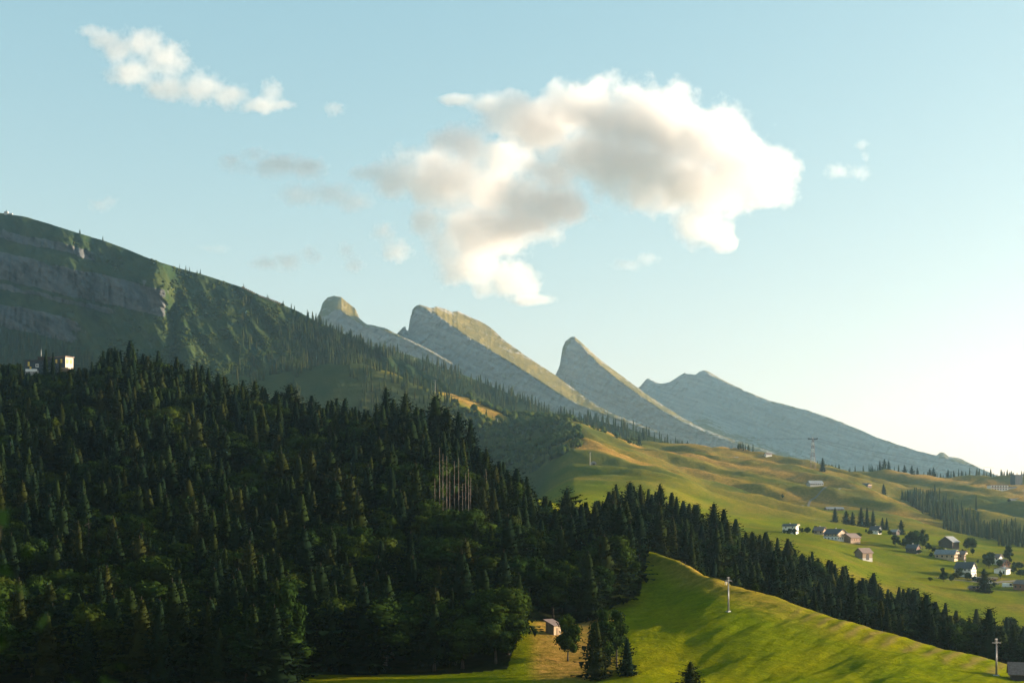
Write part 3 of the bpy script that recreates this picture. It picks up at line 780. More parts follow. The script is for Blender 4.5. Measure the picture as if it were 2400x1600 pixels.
vis = sorted([c for c in cand if c[-1] > 2], key=lambda c: -c[-1])
count = {'spruce_tree': 0, 'broadleaf_tree': 0}; LIMIT = {'spruce_tree': 235, 'broadleaf_tree': 235}
rest_s, rest_b = [], []; picked = []
def ordinal(n):
    a = ['', 'first', 'second', 'third', 'fourth', 'fifth', 'sixth', 'seventh', 'eighth', 'ninth', 'tenth', 'eleventh', 'twelfth', 'thirteenth', 'fourteenth', 'fifteenth', 'sixteenth', 'seventeenth', 'eighteenth', 'nineteenth']
    if n < 20: return a[n]
    t = ['', '', 'twenty', 'thirty', 'forty'][n // 10]
    return t + '-' + a[n % 10] if n % 10 else {2: 'twentieth', 3: 'thirtieth', 4: 'fortieth'}[n // 10]
for c in vis + [c for c in cand if c[-1] <= 2 and rr.random() < 0.8]:
    kind, p, h, w, vr, yaw, zn, u, D, n = c
    if n > 2 and count[kind] < LIMIT[kind]:
        count[kind] += 1
        nm = 'spruce' if kind == 'spruce_tree' else 'broadleaf tree'
        if zn == 'hill':
            top = (D - forest_front(u)) / max(60, crest_of(u) - forest_front(u)); wh = where_hill(u, D, top)
            gp = ('spruces' if kind == 'spruce_tree' else 'broadleaf trees') + ' of the near wooded hill'
        else:
            wh = where_gully(u, D); gp = ('spruces' if kind == 'spruce_tree' else 'broadleaf trees') + ' of the dark wood behind the meadow'
        picked.append((kind, p, h, w, vr, yaw, size_word(kind, h, w, n), nm, wh, gp + ', ' + wh, u))
    else:
        it = ((LOWS if kind == 'spruce_tree' else LOWB)[vr % 3], p, h, w, yaw, rr.random())
        (rest_s if kind == 'spruce_tree' else rest_b).append(it)
sets = {}
for c in picked: sets.setdefault((c[6], c[7], c[8]), []).append(c)
for (sw, nm, wh), cs in sets.items():
    for k, c in enumerate(sorted(cs, key=lambda c: c[10])):
        lb = '%s %s %s' % (sw, nm, wh) if len(cs) == 1 else '%s %s from left %s' % (ordinal(k + 1), sw + ' ' + nm, wh)
        tree(c[0], c[1], c[2], c[3], c[4], c[5], lb, c[9])
joined('conifer_wood', rest_s, M['needles'], 'stuff', 'dark mass of spruces filling the wood behind the nearest trees', 'forest')
joined('deciduous_wood', rest_b, M['leaves'], 'stuff', 'green mass of broadleaf crowns filling gaps in the wood', 'forest')
print('wood', count, len(rest_s), len(rest_b), len(cand))

# single trees with labels of their own: kind, u, D, height, width, variant, label
NAMED = [
 ('broadleaf_tree', 668, 352, 27, 0.80, 4, 'tall column-shaped tree with sunlit golden side at forest edge'),
 ('spruce_tree', 785, 385, 21, 1.0, 0, 'dark pointed spruce at the forest foot right of the golden tree'),
 ('spruce_tree', 1060, 376, 21, 0.8, 2, 'slender spruce at forest foot with sunlit right side'),
 ('spruce_tree', 1216, 392, 19, 1.1, 5, 'spruce with long bare lower trunk beside the golden clearing'),
 ('broadleaf_tree', 1331, 374, 12.5, 0.85, 3, 'lone round broadleaf tree on golden grass below the hay shed'),
 ('broadleaf_tree', 1412, 362, 17, 0.75, 2, 'dark dense tree left of the pair on the clearing edge'),
 ('spruce_tree', 1398, 356, 15, 1.0, 4, 'dark spruce within the clump on the clearing edge'),
 ('broadleaf_tree', 1445, 366, 16, 0.8, 4, 'rounded tall tree right in the clump on the clearing edge'),
 ('spruce_tree', 1470, 352, 10, 1.0, 1, 'short spruce at right foot of the clearing clump'),
 ('spruce_tree', 1618, 322, 6.5, 1.6, 4, 'spruce top rising from the bottom edge below the meadow'),
 ('broadleaf_tree', 1645, 500, 8.5, 0.8, 2, 'small bright green tree at wood edge left of nearer lift tower'),
 ('broadleaf_tree', 1771, 437, 3.3, 1.05, 0, 'tiny lone round tree on the meadow brow'),
 ('broadleaf_tree', 2143, 1125, 18, 1.0, 1, 'large dark tree beside the gable-spotted house on village meadow'),
 ('broadleaf_tree', 2163, 1140, 17, 0.8, 2, 'tall dark tree right of the large village tree'),
 ('broadleaf_tree', 2098, 1135, 10, 1.0, 0, 'small dark round tree at the rear of the village meadow'),
 ('broadleaf_tree', 2275, 1190, 13, 1.15, 1, 'hazy round tree right of the timber farmhouse'),
 ('broadleaf_tree', 2318, 1050, 13.5, 0.95, 0, 'round dark tree hiding the cream house at right'),
 ('broadleaf_tree', 2362, 1110, 13, 0.9, 3, 'round hazy tree behind the red-brown gable'),
 ('broadleaf_tree', 2209, 985, 5, 0.9, 0, 'small round tree on meadow left of the big white house'),
 ('broadleaf_tree', 2268, 965, 6.5, 1.0, 1, 'bushy tree in front of the big white house'),
 ('spruce_tree', 2306, 900, 16, 1.35, 4, 'solitary dark spruce below the big white house'),
 ('broadleaf_tree', 2372, 690, 17, 0.9, 3, 'spreading tree at right edge of the dark wood'),
 ('broadleaf_tree', 2330, 450, 9, 1.0, 1, 'sunlit bush tree behind the half-hidden gabled house'),
 ('spruce_tree', 1957, 1560, 17, 1.1, 0, 'single dark spruce left of the grove on golden slope'),
 ('spruce_tree', 1983, 1500, 15, 1.2, 4, 'stout spruce left in the grove above the village'),
 ('spruce_tree', 1998, 1500, 15, 1.1, 1, 'second spruce from left in the grove above the village'),
 ('spruce_tree', 2018, 1490, 22, 1.0, 0, 'tall spruce in the middle of the grove above the village'),
 ('spruce_tree', 2032, 1490, 22, 0.9, 2, 'tall slim spruce right of the grove middle'),
 ('spruce_tree', 2046, 1490, 20, 0.9, 0, 'rightmost tall spruce of the grove above the village'),
 ('spruce_tree', 2068, 1400, 13, 1.1, 0, 'left spruce of the pair right of the small white house'),
 ('spruce_tree', 2078, 1400, 13, 1.1, 2, 'right spruce of the pair right of the small white house'),
 ('spruce_tree', 2112, 1350, 15, 1.2, 1, 'hazy spruce beside the grey shed above the village'),
 ('spruce_tree', 1928, 2150, 22, 1.1, 0, 'solitary dark spruce below the lattice pylon'),
 ('spruce_tree', 2071, 2050, 20, 1.1, 0, 'solitary spruce right of the alpine chalet'),
 ('spruce_tree', 1498, 2300, 19, 0.9, 0, 'solitary spruce on the golden ridge'),
 ('broadleaf_tree', 1834, 1850, 6.5, 0.9, 2, 'tiny lone bush on the golden slope below the long barn'),
]
for k, u, D, h, w, vr, lb in NAMED: tree(k, ground(u, D), h, w, vr, rr.uniform(0, 6.28), lb, None)
ridge = [(2062, 27), (2073, 32), (2083, 29), (2120, 33), (2137, 36), (2150, 32), (2179, 26), (2188, 28), (2222, 22), (2235, 20), (2255, 20)]
words = ['first', 'second', 'third', 'fourth', 'fifth', 'sixth', 'seventh', 'eighth', 'ninth', 'tenth', 'eleventh']
for (u, hp), wd in zip(ridge, words):
    D = 2390; tree('spruce_tree', ground(u, D), hp * D / F, 0.95, rr.choice([0, 1, 2, 4]), rr.uniform(0, 6), '%s tall spruce from the left along the pasture skyline right of pylon' % wd, 'tall spruces on the pasture skyline')

# bare dead trunks in the open stand
def dead_trunk(u, D, vtop, vbot, label, lean=0.0, name='bare_trunk', twigs=14, group='bare sunlit trunks on the hill'):
    p = ground(u, D); h = (V0 - vtop) / F * D - p.z
    e = empty(name, p, rr.uniform(0, 6)); mb = MB(); tw = MB()
    r0 = 0.21 if name == 'bare_trunk' else 0.16; q0 = Vector((0, 0, -0.3)); k = 6
    for i in range(k):
        f = (i + 1) / k; q = Vector((lean * h * f + rr.uniform(-.05, .05), rr.uniform(-.05, .05), h * f))
        mb.tube(q0, q, r0 * (1 - 0.75 * i / k), r0 * (1 - 0.75 * f), 7, cap=True); q0 = q
    for i in range(twigs):
        f = rr.uniform(0.25, 0.97); a = rr.uniform(0, 6.28); L = rr.uniform(0.4, 1.5) * (1.6 if twigs > 30 else 1)
        c = Vector((lean * h * f, 0, h * f)); tw.tube(c, c + Vector((math.cos(a) * L, math.sin(a) * L, rr.uniform(-.5, .1) * L)), 0.05, 0.015, 4)
    wd_ = M['deadwood'] if 1000 < u else M['bark']
    mb.build('trunk', wd_, e, True); tw.build('dead_twigs', wd_, e)['kind'] = 'stuff'
    e.rotation_euler = (0, 0, 0)
    return tag(e, label, 'dead tree', group)
o_ = ['first', 'second', 'third', 'fourth', 'fifth', 'sixth', 'seventh', 'eighth', 'ninth', 'tenth', 'eleventh', 'twelfth']
for (u, vt), wd in zip([(1019, 1120), (1030, 1048), (1038, 1062), (1047, 1068), (1054, 1100), (1065, 1080), (1075, 1072), (1084, 1132), (1091, 1108), (1098, 1098), (1103, 1118)], o_):
    dead_trunk(u, 528 + rr.uniform(-6, 6), vt, 1190, '%s bare pale trunk from the left in the sunlit stand' % wd)
dead_trunk(1148, 540, 1098, 1200, 'lone bare trunk leaning left, right of the sunlit stand', -0.06, group=None)
dead_trunk(325, 480, 1236, 1320, 'grey dead spruce with bare twigs low in the forest', 0, 'dead_spruce', 110, None)
dead_trunk(208, 478, 1215, 1330, 'half-bare dead spruce low in the forest left of the grey one', 0, 'dead_spruce', 110, None)


# ------------------------------------------------------------------ far woods: masses nobody could count
def r_items(n, fn, temps):
    out = []; tries = 0
    while len(out) < n and tries < n * 12:
        tries += 1; it = fn()
        if it is None: continue
        p, h, w = it; out.append((temps[rr.randrange(len(temps))], p, h, w, rr.uniform(0, 6.28), rr.random()))
    return out
def f_midridge():
    u = rr.uniform(650, 1660); s = lin(SKB, u); v = s + rr.uniform(0, 1) ** 1.2 * 90
    if noise3(u / 40, v / 25, 4.0) < -0.35: return None
    return at_B(u, v), rr.uniform(15, 24), rr.uniform(.9, 1.3)
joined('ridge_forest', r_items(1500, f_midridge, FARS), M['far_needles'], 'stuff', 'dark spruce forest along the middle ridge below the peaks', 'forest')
def f_leftfoot():
    u = rr.uniform(-40, 260); v = rr.uniform(765, 925)
    if v < lin([(-40, 770), (60, 790), (150, 815), (260, 860)], u): return None
    return at_A(u, v), rr.uniform(17, 27), rr.uniform(.8, 1.1)
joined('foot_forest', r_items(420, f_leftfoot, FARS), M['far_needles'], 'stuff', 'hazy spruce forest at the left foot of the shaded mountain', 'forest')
def f_midA():
    u = rr.uniform(560, 1020); s = lin(SKA, u); v = rr.uniform(s + (16 if u < 720 else 5), 930)
    dens = sstep(640, 780, u) * 0.9 + 0.25 * (fbm(u / 60, v / 40, 2.0, 3) > 0.1)
    if rr.random() > dens: return None
    if u > 880 and v > 840: return None
    return at_A(u, v), rr.uniform(13, 25), rr.uniform(.9, 1.2)
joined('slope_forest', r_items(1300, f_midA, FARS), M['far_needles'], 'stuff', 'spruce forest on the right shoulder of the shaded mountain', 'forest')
def f_shrA():
    u = rr.uniform(150, 860); s = lin(SKA, u); v = rr.uniform(s + 3, 900)
    if fbm(u / 50, v / 30, 6.0, 3) < 0.02 + 0.3 * (u < 380): return None
    if cliffs(np.array([u]), np.array([v]))[0] > .3: return None
    return at_A(u, v), rr.uniform(2.0, 6.0), rr.uniform(1.0, 1.6)
joined('mountain_scrub', r_items(3200, f_shrA, SHR), M['far_leaves'], 'stuff', 'green alder scrub dotting the shaded mountain side', 'shrubs')
def f_spur():
    u = rr.uniform(1030, 1340); D = rr.uniform(2120, 2480)
    p = ground(u, D); v = row_of(p)
    if u < 1200 and v > lin([(1000, 893), (1100, 945), (1170, 975), (1200, 990)], u) - 8: return None
    if v < lin([(1040, 885), (1340, 985)], u) - 3 or v > lin([(1040, 935), (1150, 985), (1340, 1040)], u): return None
    return p, rr.uniform(6, 13), rr.uniform(.8, 1.2)
joined('spur_scrub', r_items(700, f_spur, SHR + SHR + FARS), M['far_leaves'], 'stuff', 'sunlit green scrub along the pasture spur', 'shrubs')
def f_bowl():
    u = rr.uniform(1060, 1360); D = rr.uniform(1450, 2400); p = ground(u, D); v = row_of(p)
    if u < 1200 and v < lin([(1000, 893), (1100, 945), (1170, 975), (1200, 990)], u) + 11: return None
    if v < lin([(1060, 940), (1180, 985), (1345, 1005)], u) or v > lin([(1060, 1010), (1200, 1130), (1290, 1090), (1345, 1050)], u): return None
    return p, rr.uniform(6, 14), rr.uniform(.8, 1.1)
joined('bowl_wood', r_items(800, f_bowl, SHR + FARS), M['far_leaves'], 'stuff', 'shaded wood in the hollow left of the golden pasture', 'forest')
def f_gul():
    t = rr.random(); u = 2125 + 215 * t + rr.uniform(-35, 45) * (0.5 + t); D = 2050 - 560 * t + rr.uniform(-60, 60)
    return ground(u, D), rr.uniform(13, 22), rr.uniform(.9, 1.3)
joined('stream_wood', r_items(330, f_gul, FARS), M['far_needles'], 'stuff', 'hazy line of spruces along the stream cut at right', 'forest')
def f_edge():
    u = rr.uniform(2330, 2480); return ground(u, rr.uniform(1330, 1480)), rr.uniform(12, 18), rr.uniform(.9, 1.3)
joined('hedge_wood', r_items(110, f_edge, FARS), M['far_needles'], 'stuff', 'hazy wood at the right edge behind the village', 'forest')
def f_sky():
    u = rr.choice([rr.uniform(1725, 1765), rr.uniform(1848, 1890), rr.uniform(1910, 1960), rr.uniform(1935, 2110), rr.uniform(2040, 2300), rr.uniform(2250, 2460), rr.uniform(2300, 2460)])
    D = rr.uniform(2370, 2460); p = ground(u, D)
    return p, rr.uniform(7, 15) + (7 if u > 2240 else 0), rr.uniform(.9, 1.4)
joined('skyline_wood', r_items(330, f_sky, FARS), M['far_needles'], 'stuff', 'row of low spruces along the pasture skyline at right', 'forest')
def f_spurw():
    u = rr.uniform(540, 1080); D = rr.uniform(1950, 2440); p = ground(u, D); v = row_of(p)
    c_ = lin([(730, 850), (900, 853), (1000, 893), (1100, 945)], u)
    if u > 870 and abs(v - c_) < 12 and rr.random() < .93: return None
    if u < 870 and fbm(u / 60, D / 110, 5.5, 2) < -0.12: return None
    return p, rr.uniform(12, 22), rr.uniform(.9, 1.2)
joined('spur_forest', r_items(900, f_spurw, FARS), M['far_needles'], 'stuff', 'dark spruces on both sides of the golden spur', 'forest')
def f_past():
    u = rr.uniform(1340, 1500); D = rr.uniform(2200, 2420); p = ground(u, D)
    if fbm(u / 30, D / 60, 3.0, 2) < 0.1: return None
    return p, rr.uniform(3, 9), rr.uniform(.9, 1.4)
joined('pasture_scrub', r_items(90, f_past, SHR + FARS), M['far_leaves'], 'stuff', 'bushes scattered on the upper golden pasture', 'shrubs')
def f_crest():
    u = rr.choice([rr.uniform(183, 208), 241, rr.uniform(420, 445), rr.uniform(458, 475), rr.uniform(560, 720), rr.uniform(600, 760)]); s = lin(SKA, u)
    return at_A(u, s + rr.uniform(1, 3)), rr.uniform(7, 13), rr.uniform(.8, 1.1)
joined('crest_spruces', r_items(26, f_crest, FARS), M['far_needles'], 'stuff', 'tiny spruces along the crest of the shaded mountain', 'forest')
# ------------------------------------------------------------------ houses, barns
def house(name, p, yaw, wid, leng, hw, rise, wall='plaster', roof='roof_brown', label='', cat='house', upper=None, win=(3, 2), swin=(3, 1), balcony=False, chimney=True, door='gable', over=0.8, base=None, arch=False, gable_win=True):
    """ridge along local y; the show gable faces local -y; yaw turns it"""
    wid *= .78; leng *= .78; hw *= .78; rise *= .82
    e = empty(name, p, yaw); w, l = wid / 2, leng / 2
    split = hw * 0.52 if upper else hw
    body = MB()
    if upper:
        body.box(-w, w, -l, l, -2.0, split); body.build('ground_floor_wall', M[wall], e)
        ub = MB(); ub.prism([(-w - .05, split), (w + .05, split), (w + .05, hw), (0, hw + rise), (-w - .05, hw)], -l - .05, l + .05); wo_ = ub.build('wall', M[upper], e)
    else:
        body.prism([(-w, -2.0), (w, -2.0), (w, hw), (0, hw + rise), (-w, hw)], -l, l); wo_ = body.build('wall', M[wall], e)
    if base:
        b = MB(); b.box(-w - .04, w + .04, -l - .04, l + .04, -2.0, 0.9); b.build('plinth', M[base], e)
    # roof: two thick slopes with eaves
    sl = rise / w; t = 0.28; rf = MB(); xo = w + over; zo = hw - over * sl
    rf.prism([(-xo, zo + .02), (0, hw + rise + .02), (xo, zo + .02), (xo, zo + t), (0, hw + rise + t + .06), (-xo, zo + t)], -l - over, l + over)
    ro = rf.build('roof', M[roof], e)
    if chimney:
        c = MB(); c.box(w * .25, w * .25 + .7, l * .1, l * .1 + .7, hw + rise * .5, hw + rise + 1.1); c.build('chimney', M['concrete'], ro)
    # windows on the show gable and the two long sides
    rows = win[1]; nper = win[0]
    def window(cx, cy, cz, face, ww=1.0, wh=1.25):
        f = MB(); g = MB(); d = 0.07
        if face == 'g':
            y = -l - (0.05 if upper and cz > split else 0)
            f.box(cx - ww / 2 - .12, cx + ww / 2 + .12, y - d, y + .02, cz - wh / 2 - .12, cz + wh / 2 + .12); g.box(cx - ww / 2, cx + ww / 2, y - d - .02, y - d + .01, cz - wh / 2, cz + wh / 2)
        else:
            s = 1 if face == 'r' else -1; x = s * (w + (0.05 if upper and cz > split else 0))
            f.box(min(x, x + s * d), max(x, x + s * d), cy - ww / 2 - .12, cy + ww / 2 + .12, cz - wh / 2 - .12, cz + wh / 2 + .12)
            g.box(min(x + s * (d - .01), x + s * (d + .02)), max(x + s * (d - .01), x + s * (d + .02)), cy - ww / 2, cy + ww / 2, cz - wh / 2, cz + wh / 2)
        fo = f.build('window', M['white_paint'] if wall == 'plaster' or upper else M['timber'], e); g.build('pane', M['glass'], fo)
    st = hw / max(1, rows)
    for r in range(rows):
        z = st * (r + .55)
        for i in range(nper): window(-w + wid * (i + .5) / nper, 0, z, 'g')
    if gable_win and rise > 2.2:
        for i in (-.9, .9): window(i, 0, hw + rise * .25, 'g', .8, 1.0)
    for r in range(swin[1]):
        z = hw / max(1, swin[1]) * (r + .55)
        for i in range(swin[0]):
            window(0, -l + leng * (i + .5) / swin[0], z, 'r'); window(0, -l + leng * (i + .5) / swin[0], z, 'l')
    if balcony:
        b = MB(); z = split + .1; b.box(-w, w, -l - 1.2, -l - .06, z, z + .15); b.box(-w, w, -l - 1.24, -l - 1.16, z + .15, z + 1.05)
        b.build('balcony', M['pale_timber'], e)
    if door == 'gable':
        d = MB(); d.box(w * .45, w * .45 + 1.1, -l - .12, -l + .02, -.2, 2.0); d.build('door', M['dark_timber'], e)
    if arch:
        d = MB(); pts = [(-1.5, -.3), (1.5, -.3), (1.5, 2.6)] + [(1.5 * math.cos(a), 2.6 + 1.3 * math.sin(a)) for a in np.linspace(.3, math.pi - .3, 7)] + [(-1.5, 2.6)]
        d.prism([(a + w * 0, z) for a, z in pts], w + .02, w + .1, 'x') if arch == 'r' else d.prism(pts, -l - .1, -l - .02)
        d.build('barn_door', M['dark_timber'], e)
    return tag(e, label, cat)

G = lambda u, D: ground(u, D)
rad = math.radians
# the village on the green meadow
house('chalet', G(1853, 1150), rad(62), 10, 14, 7.0, 1.7, 'plaster', 'roof_dark', 'white two-storey house with flat-pitched dark roof at the wood edge', 'house', win=(3, 2), swin=(2, 2), balcony=True)
b = MB(); pc = G(1843, 1140); 
house('chalet', G(1922, 1190), rad(52), 8, 11, 5.0, 3.2, 'pale_timber', 'roof_brown', 'small sunlit yellow timber chalet behind the village', 'house', win=(2, 2), swin=(2, 1))
house('chalet', G(1958, 1120), rad(38), 15, 18, 6.5, 4.2, 'plaster', 'roof_dark', 'large chalet with pale lower storey and long dark roof', 'house', upper='pale_timber', win=(5, 2), swin=(4, 2), balcony=True)
house('timber_barn', G(1993, 1118), rad(-52), 13, 15, 5.0, 3.6, 'timber', 'roof_brown', 'brown timber barn right beside the large chalet', 'barn', win=(0, 1), swin=(4, 1), chimney=False, gable_win=False, door=None)
house('timber_barn', G(2024, 985), rad(-58), 9.5, 12, 6.2, 3.4, 'timber', 'roof_brown', 'weathered barn with dark arched door alone on the meadow', 'barn', win=(0, 1), swin=(0, 0), chimney=False, gable_win=False, arch='r', base='concrete', door=None)
house('chalet', G(2052, 1330), rad(50), 9, 11, 5.0, 4.0, 'plaster', 'roof_dark', 'small white gabled house under the grove', 'house', win=(2, 2), swin=(2, 1))
house('timber_shed', G(2097, 1340), rad(40), 7, 9, 4.0, 2.2, 'dark_timber', 'roof_grey', 'small grey shed beside the hazy spruce', 'shed', win=(1, 1), swin=(1, 1), chimney=False, door=None)
house('chalet', G(2140, 1100), rad(48), 9, 11, 5.0, 3.0, 'dark_timber', 'roof_dark', 'dark chalet almost hidden under the large village tree', 'house', win=(2, 2), swin=(2, 1))
house('timber_barn', G(2224, 1190), rad(-38), 15, 20, 6.5, 5.0, 'dark_timber', 'roof_grey', 'big dark barn with broad gable behind the timber farmhouse', 'barn', win=(0, 1), swin=(0, 0), chimney=False, gable_win=False, door=None)
house('farmhouse', G(2218, 1080), rad(55), 11, 19, 5.2, 3.6, 'pale_timber', 'roof_grey', 'timber farmhouse with sunlit gable and grey roof on village meadow', 'house', win=(4, 2), swin=(4, 1), balcony=True)
house('farmhouse', G(2246, 1090), rad(60), 9, 13, 4.6, 2.6, 'timber', 'roof_brown', 'lower brown wing house joined right of the timber farmhouse', 'house', win=(3, 1), swin=(2, 1), balcony=True)
house('chalet', G(2331, 1090), rad(50), 9.5, 12, 6.5, 3.0, 'plaster', 'roof_brown', 'cream house half hidden behind the round dark tree', 'house', win=(3, 2), swin=(3, 2))
house('chalet', G(2352, 1075), rad(20), 8.5, 9, 2.6, 3.4, 'red_timber', 'roof_brown', 'red-brown wooden house with steep gable', 'house', win=(2, 1), swin=(2, 1), chimney=False)
house('bungalow', G(2349, 1015), rad(-35), 11, 13, 4.2, 1.6, 'plaster', 'roof_dark', 'low white bungalow with shallow roof on the slope', 'house', win=(1, 1), swin=(3, 1))
house('farmhouse', G(2263, 985), rad(50), 11.5, 15, 7.6, 4.6, 'plaster', 'roof_dark', 'big white gabled house with dark roof and many windows', 'house', win=(4, 3), swin=(4, 2))
house('garage', G(2288, 968), rad(50), 5, 6, 2.6, 1.0, 'concrete', 'roof_grey', 'small garage beside the big white house', 'shed', win=(0, 1), swin=(0, 0), chimney=False, gable_win=False)
house('farmhouse', G(2402, 935), rad(35), 12, 14, 5.5, 2.6, 'red_timber', 'roof_brown', 'brown building cut by the right edge below the village', 'house', win=(3, 2), swin=(3, 1))
house('timber_shed', G(2282, 905), rad(40), 5, 6, 2.4, 1.3, 'timber', 'roof_brown', 'small brown hut roof among the trees below the white house', 'shed', win=(0, 1), swin=(0, 0), chimney=False, gable_win=False)
# lower right corner
house('chalet', G(2358, 432), rad(78), 7.5, 9, 4.6, 4.2, 'pale_timber', 'roof_dark', 'gabled wooden house half hidden behind the meadow brow', 'house', win=(2, 2), swin=(3, 1))
house('timber_barn', G(2396, 372), rad(75), 6.0, 7.5, 3.2, 2.6, 'dark_timber', 'roof_brown', 'dark brown barn cut by the right edge at the meadow', 'barn', win=(0, 1), swin=(0, 0), chimney=False, gable_win=False)
house('timber_shed', G(2095, 452), rad(8), 4.4, 6, 2.6, 2.0, 'dark_timber', 'roof_grey', 'faint grey hut in deep shade behind the meadow brow', 'shed', win=(0, 1), swin=(0, 0), chimney=False, gable_win=False, door=None)
# alpine pasture
house('cow_barn', G(1910, 2010), rad(-72), 13, 27, 3.6, 4.6, 'concrete', 'roof_metal', 'long low cow barn with pale roof on golden pasture', 'barn', win=(0, 1), swin=(7, 1), chimney=False, gable_win=False, door=None)
house('cow_barn', G(1955, 1690), rad(-80), 9, 27, 2.2, 2.4, 'timber', 'roof_grey', 'long flat barn roof on the slope above the grove', 'barn', win=(0, 1), swin=(5, 1), chimney=False, gable_win=False, door=None)
house('alpine_hut', G(1800, 2330), rad(-70), 8, 14, 3.4, 2.2, 'plaster', 'roof_brown', 'small white hut just under the pasture skyline', 'house', win=(1, 1), swin=(3, 1), chimney=False)
house('alpine_hut', G(1722, 2280), rad(-82), 6, 13, 1.6, 1.2, 'timber', 'roof_grey', 'low grey hut roof on the golden ridge', 'shed', win=(0, 1), swin=(0, 0), chimney=False, gable_win=False, door=None)
house('chalet', G(2030, 2080), rad(40), 12, 15, 6.5, 4.0, 'dark_timber', 'roof_dark', 'dark alpine chalet with white gable balcony on pasture', 'house', win=(4, 2), swin=(3, 2), balcony=True)
house('timber_shed', G(2053, 2040), rad(50), 7, 9, 3.0, 1.8, 'pale_timber', 'roof_brown', 'small sunlit shed right of the alpine chalet', 'shed', win=(1, 1), swin=(1, 1), chimney=False)
house('timber_shed', G(2077, 2020), rad(45), 8, 9, 4.5, 1.4, 'concrete', 'roof_metal', 'grey box shed far right of the alpine chalet', 'shed', win=(1, 1), swin=(1, 1), chimney=False)
house('timber_shed', G(2371, 1930), rad(-60), 8, 11, 4.0, 2.4, 'dark_timber', 'roof_dark', 'dark round-roofed shed on the right hand pasture', 'shed', win=(0, 1), swin=(0, 0), chimney=False, gable_win=False, door=None)

# garden shrubs and fruit trees round the village
shr = [(1838, 1130), (1868, 1165), (1880, 1170), (1893, 1180), (1905, 1185), (1940, 1150), (1972, 1150), (2030, 1320), (2062, 1310), (2085, 1300), (2118, 1130), (2125, 1125), (2176, 1130), (2190, 1120), (2196, 1090), (2240, 1105), (2262, 1120), (2292, 1080), (2306, 1100), (2342, 1060), (2364, 1040), (2375, 1020), (2250, 975), (2284, 962), (2298, 955), (2330, 940), (2376, 1080), (2388, 1060), (2230, 945), (2212, 940), (1850, 1120), (1862, 1115), (1912, 1200), (1935, 1195), (2012, 1160), (2040, 1290), (2106, 1150), (2154, 1095), (2182, 1080), (2206, 1120), (2256, 1150), (2280, 1140), (2312, 1060), (2368, 1100), (2392, 1000), (2345, 985), (2240, 960), (2180, 930)]
for k_, (u, D) in enumerate(sorted(shr)):
    tree('broadleaf_tree', ground(u, D), rr.uniform(3.0, 7.5), rr.uniform(1.0, 1.5), rr.randrange(5), rr.uniform(0, 6.28), '%s low garden bush from left among the village houses' % ordinal(k_ + 1), 'garden bushes in the village')

# flat roofed mountain hotel on the right skyline
def block(name, p, yaw, parts, label, cat, group=None):
    """parts: (part name, x0, x1, y0, y1, z0, z1, material)"""
    e = empty(name, p, yaw)
    for (n, x0, x1, y0, y1, z0, z1, m) in parts:
        MB().box(x0, x1, y0, y1, z0, z1).build(n, M[m], e)
    return tag(e, label, cat, group)
pr = [('wall', -15, 15, -6, 6, -2, 8, 'plaster'), ('roof', -16, 16, -7, 7, 8.02, 8.9, 'red_timber'), ('balcony', -15, 15, -7.3, -6.02, 4.0, 4.9, 'red_timber'), ('wing', 15.02, 30, -4, 6, -2, 5, 'concrete'), ('wing_roof', 14.9, 31, -5, 6.5, 5.02, 5.8, 'roof_grey')]
for i in range(6): pr.append(('window', -13 + i * 4.6, -10.8 + i * 4.6, -6.1, -5.98, 1.0, 2.8, 'glass'))
for i in range(6): pr.append(('window', -13 + i * 4.6, -10.8 + i * 4.6, -6.1, -5.98, 5.2, 7.0, 'glass'))
block('mountain_hotel', G(2338, 2230), rad(12), pr, 'pink-lit mountain hotel with red balconies on the right pasture', 'hotel')
pr = [('wall', -7, 7, -6, 6, -2, 15, 'blue_grey_wall'), ('roof', -7.5, 7.5, -6.5, 6.5, 15.02, 15.8, 'roof_dark')]
for r_ in range(4):
    for i in range(3): pr.append(('window', -5.5 + i * 4.4, -3.5 + i * 4.4, -6.1, -5.98, 1.5 + r_ * 3.4, 3.2 + r_ * 3.4, 'glass'))
block('apartment_block', G(2382, 2270), rad(20), pr, 'blue-grey block behind the pink-lit mountain hotel', 'building')

M['cream'] = simple_mat('sunlit_cream', (0.42, 0.38, 0.30), 0.9, 0.08, 0.6)  # pale tone carrying the sunlight on the hotel wing's right wall
# dark hotel on the crest of the near hill: two flat blocks with yellow shutters
D_ = 935; ph = G(130, D_); s_ = D_ / F
zf = ph.z; zz = lambda v: (V0 - v) / F * D_ - zf; xx_ = lambda u: (u - 130) * s_
pr = [('wall', xx_(60), xx_(118), -2, 12, zz(890), zz(845.5), 'blue_grey_wall'), ('roof', xx_(58), xx_(119), -2.6, 12.6, zz(845.4), zz(844), 'roof_dark'),
      ('terrace_wall', xx_(66), xx_(93), -5, -2.02, zz(895), zz(869), 'concrete'), ('terrace_parapet', xx_(66), xx_(93), -5.3, -5.02, zz(872), zz(866.5), 'white_paint'),
      ('stair_tower', xx_(86), xx_(118), 2, 10, zz(844), zz(836), 'dark_timber'), ('tower_roof', xx_(84), xx_(119), 1.4, 10.6, zz(835.9), zz(834.6), 'roof_dark'),
      ('shutter', xx_(67.5), xx_(72), -2.12, -2.01, zz(858.5), zz(848.5), 'yellow_panel'), ('shutter', xx_(72), xx_(76), -2.12, -2.01, zz(866), zz(860), 'yellow_panel'),
      ('window', xx_(86), xx_(93), -2.12, -2.01, zz(861), zz(853.5), 'white_paint'), ('window', xx_(87.5), xx_(89.5), -2.2, -2.13, zz(860), zz(854.5), 'glass'), ('window', xx_(90.5), xx_(92.3), -2.2, -2.13, zz(860), zz(854.5), 'glass')]
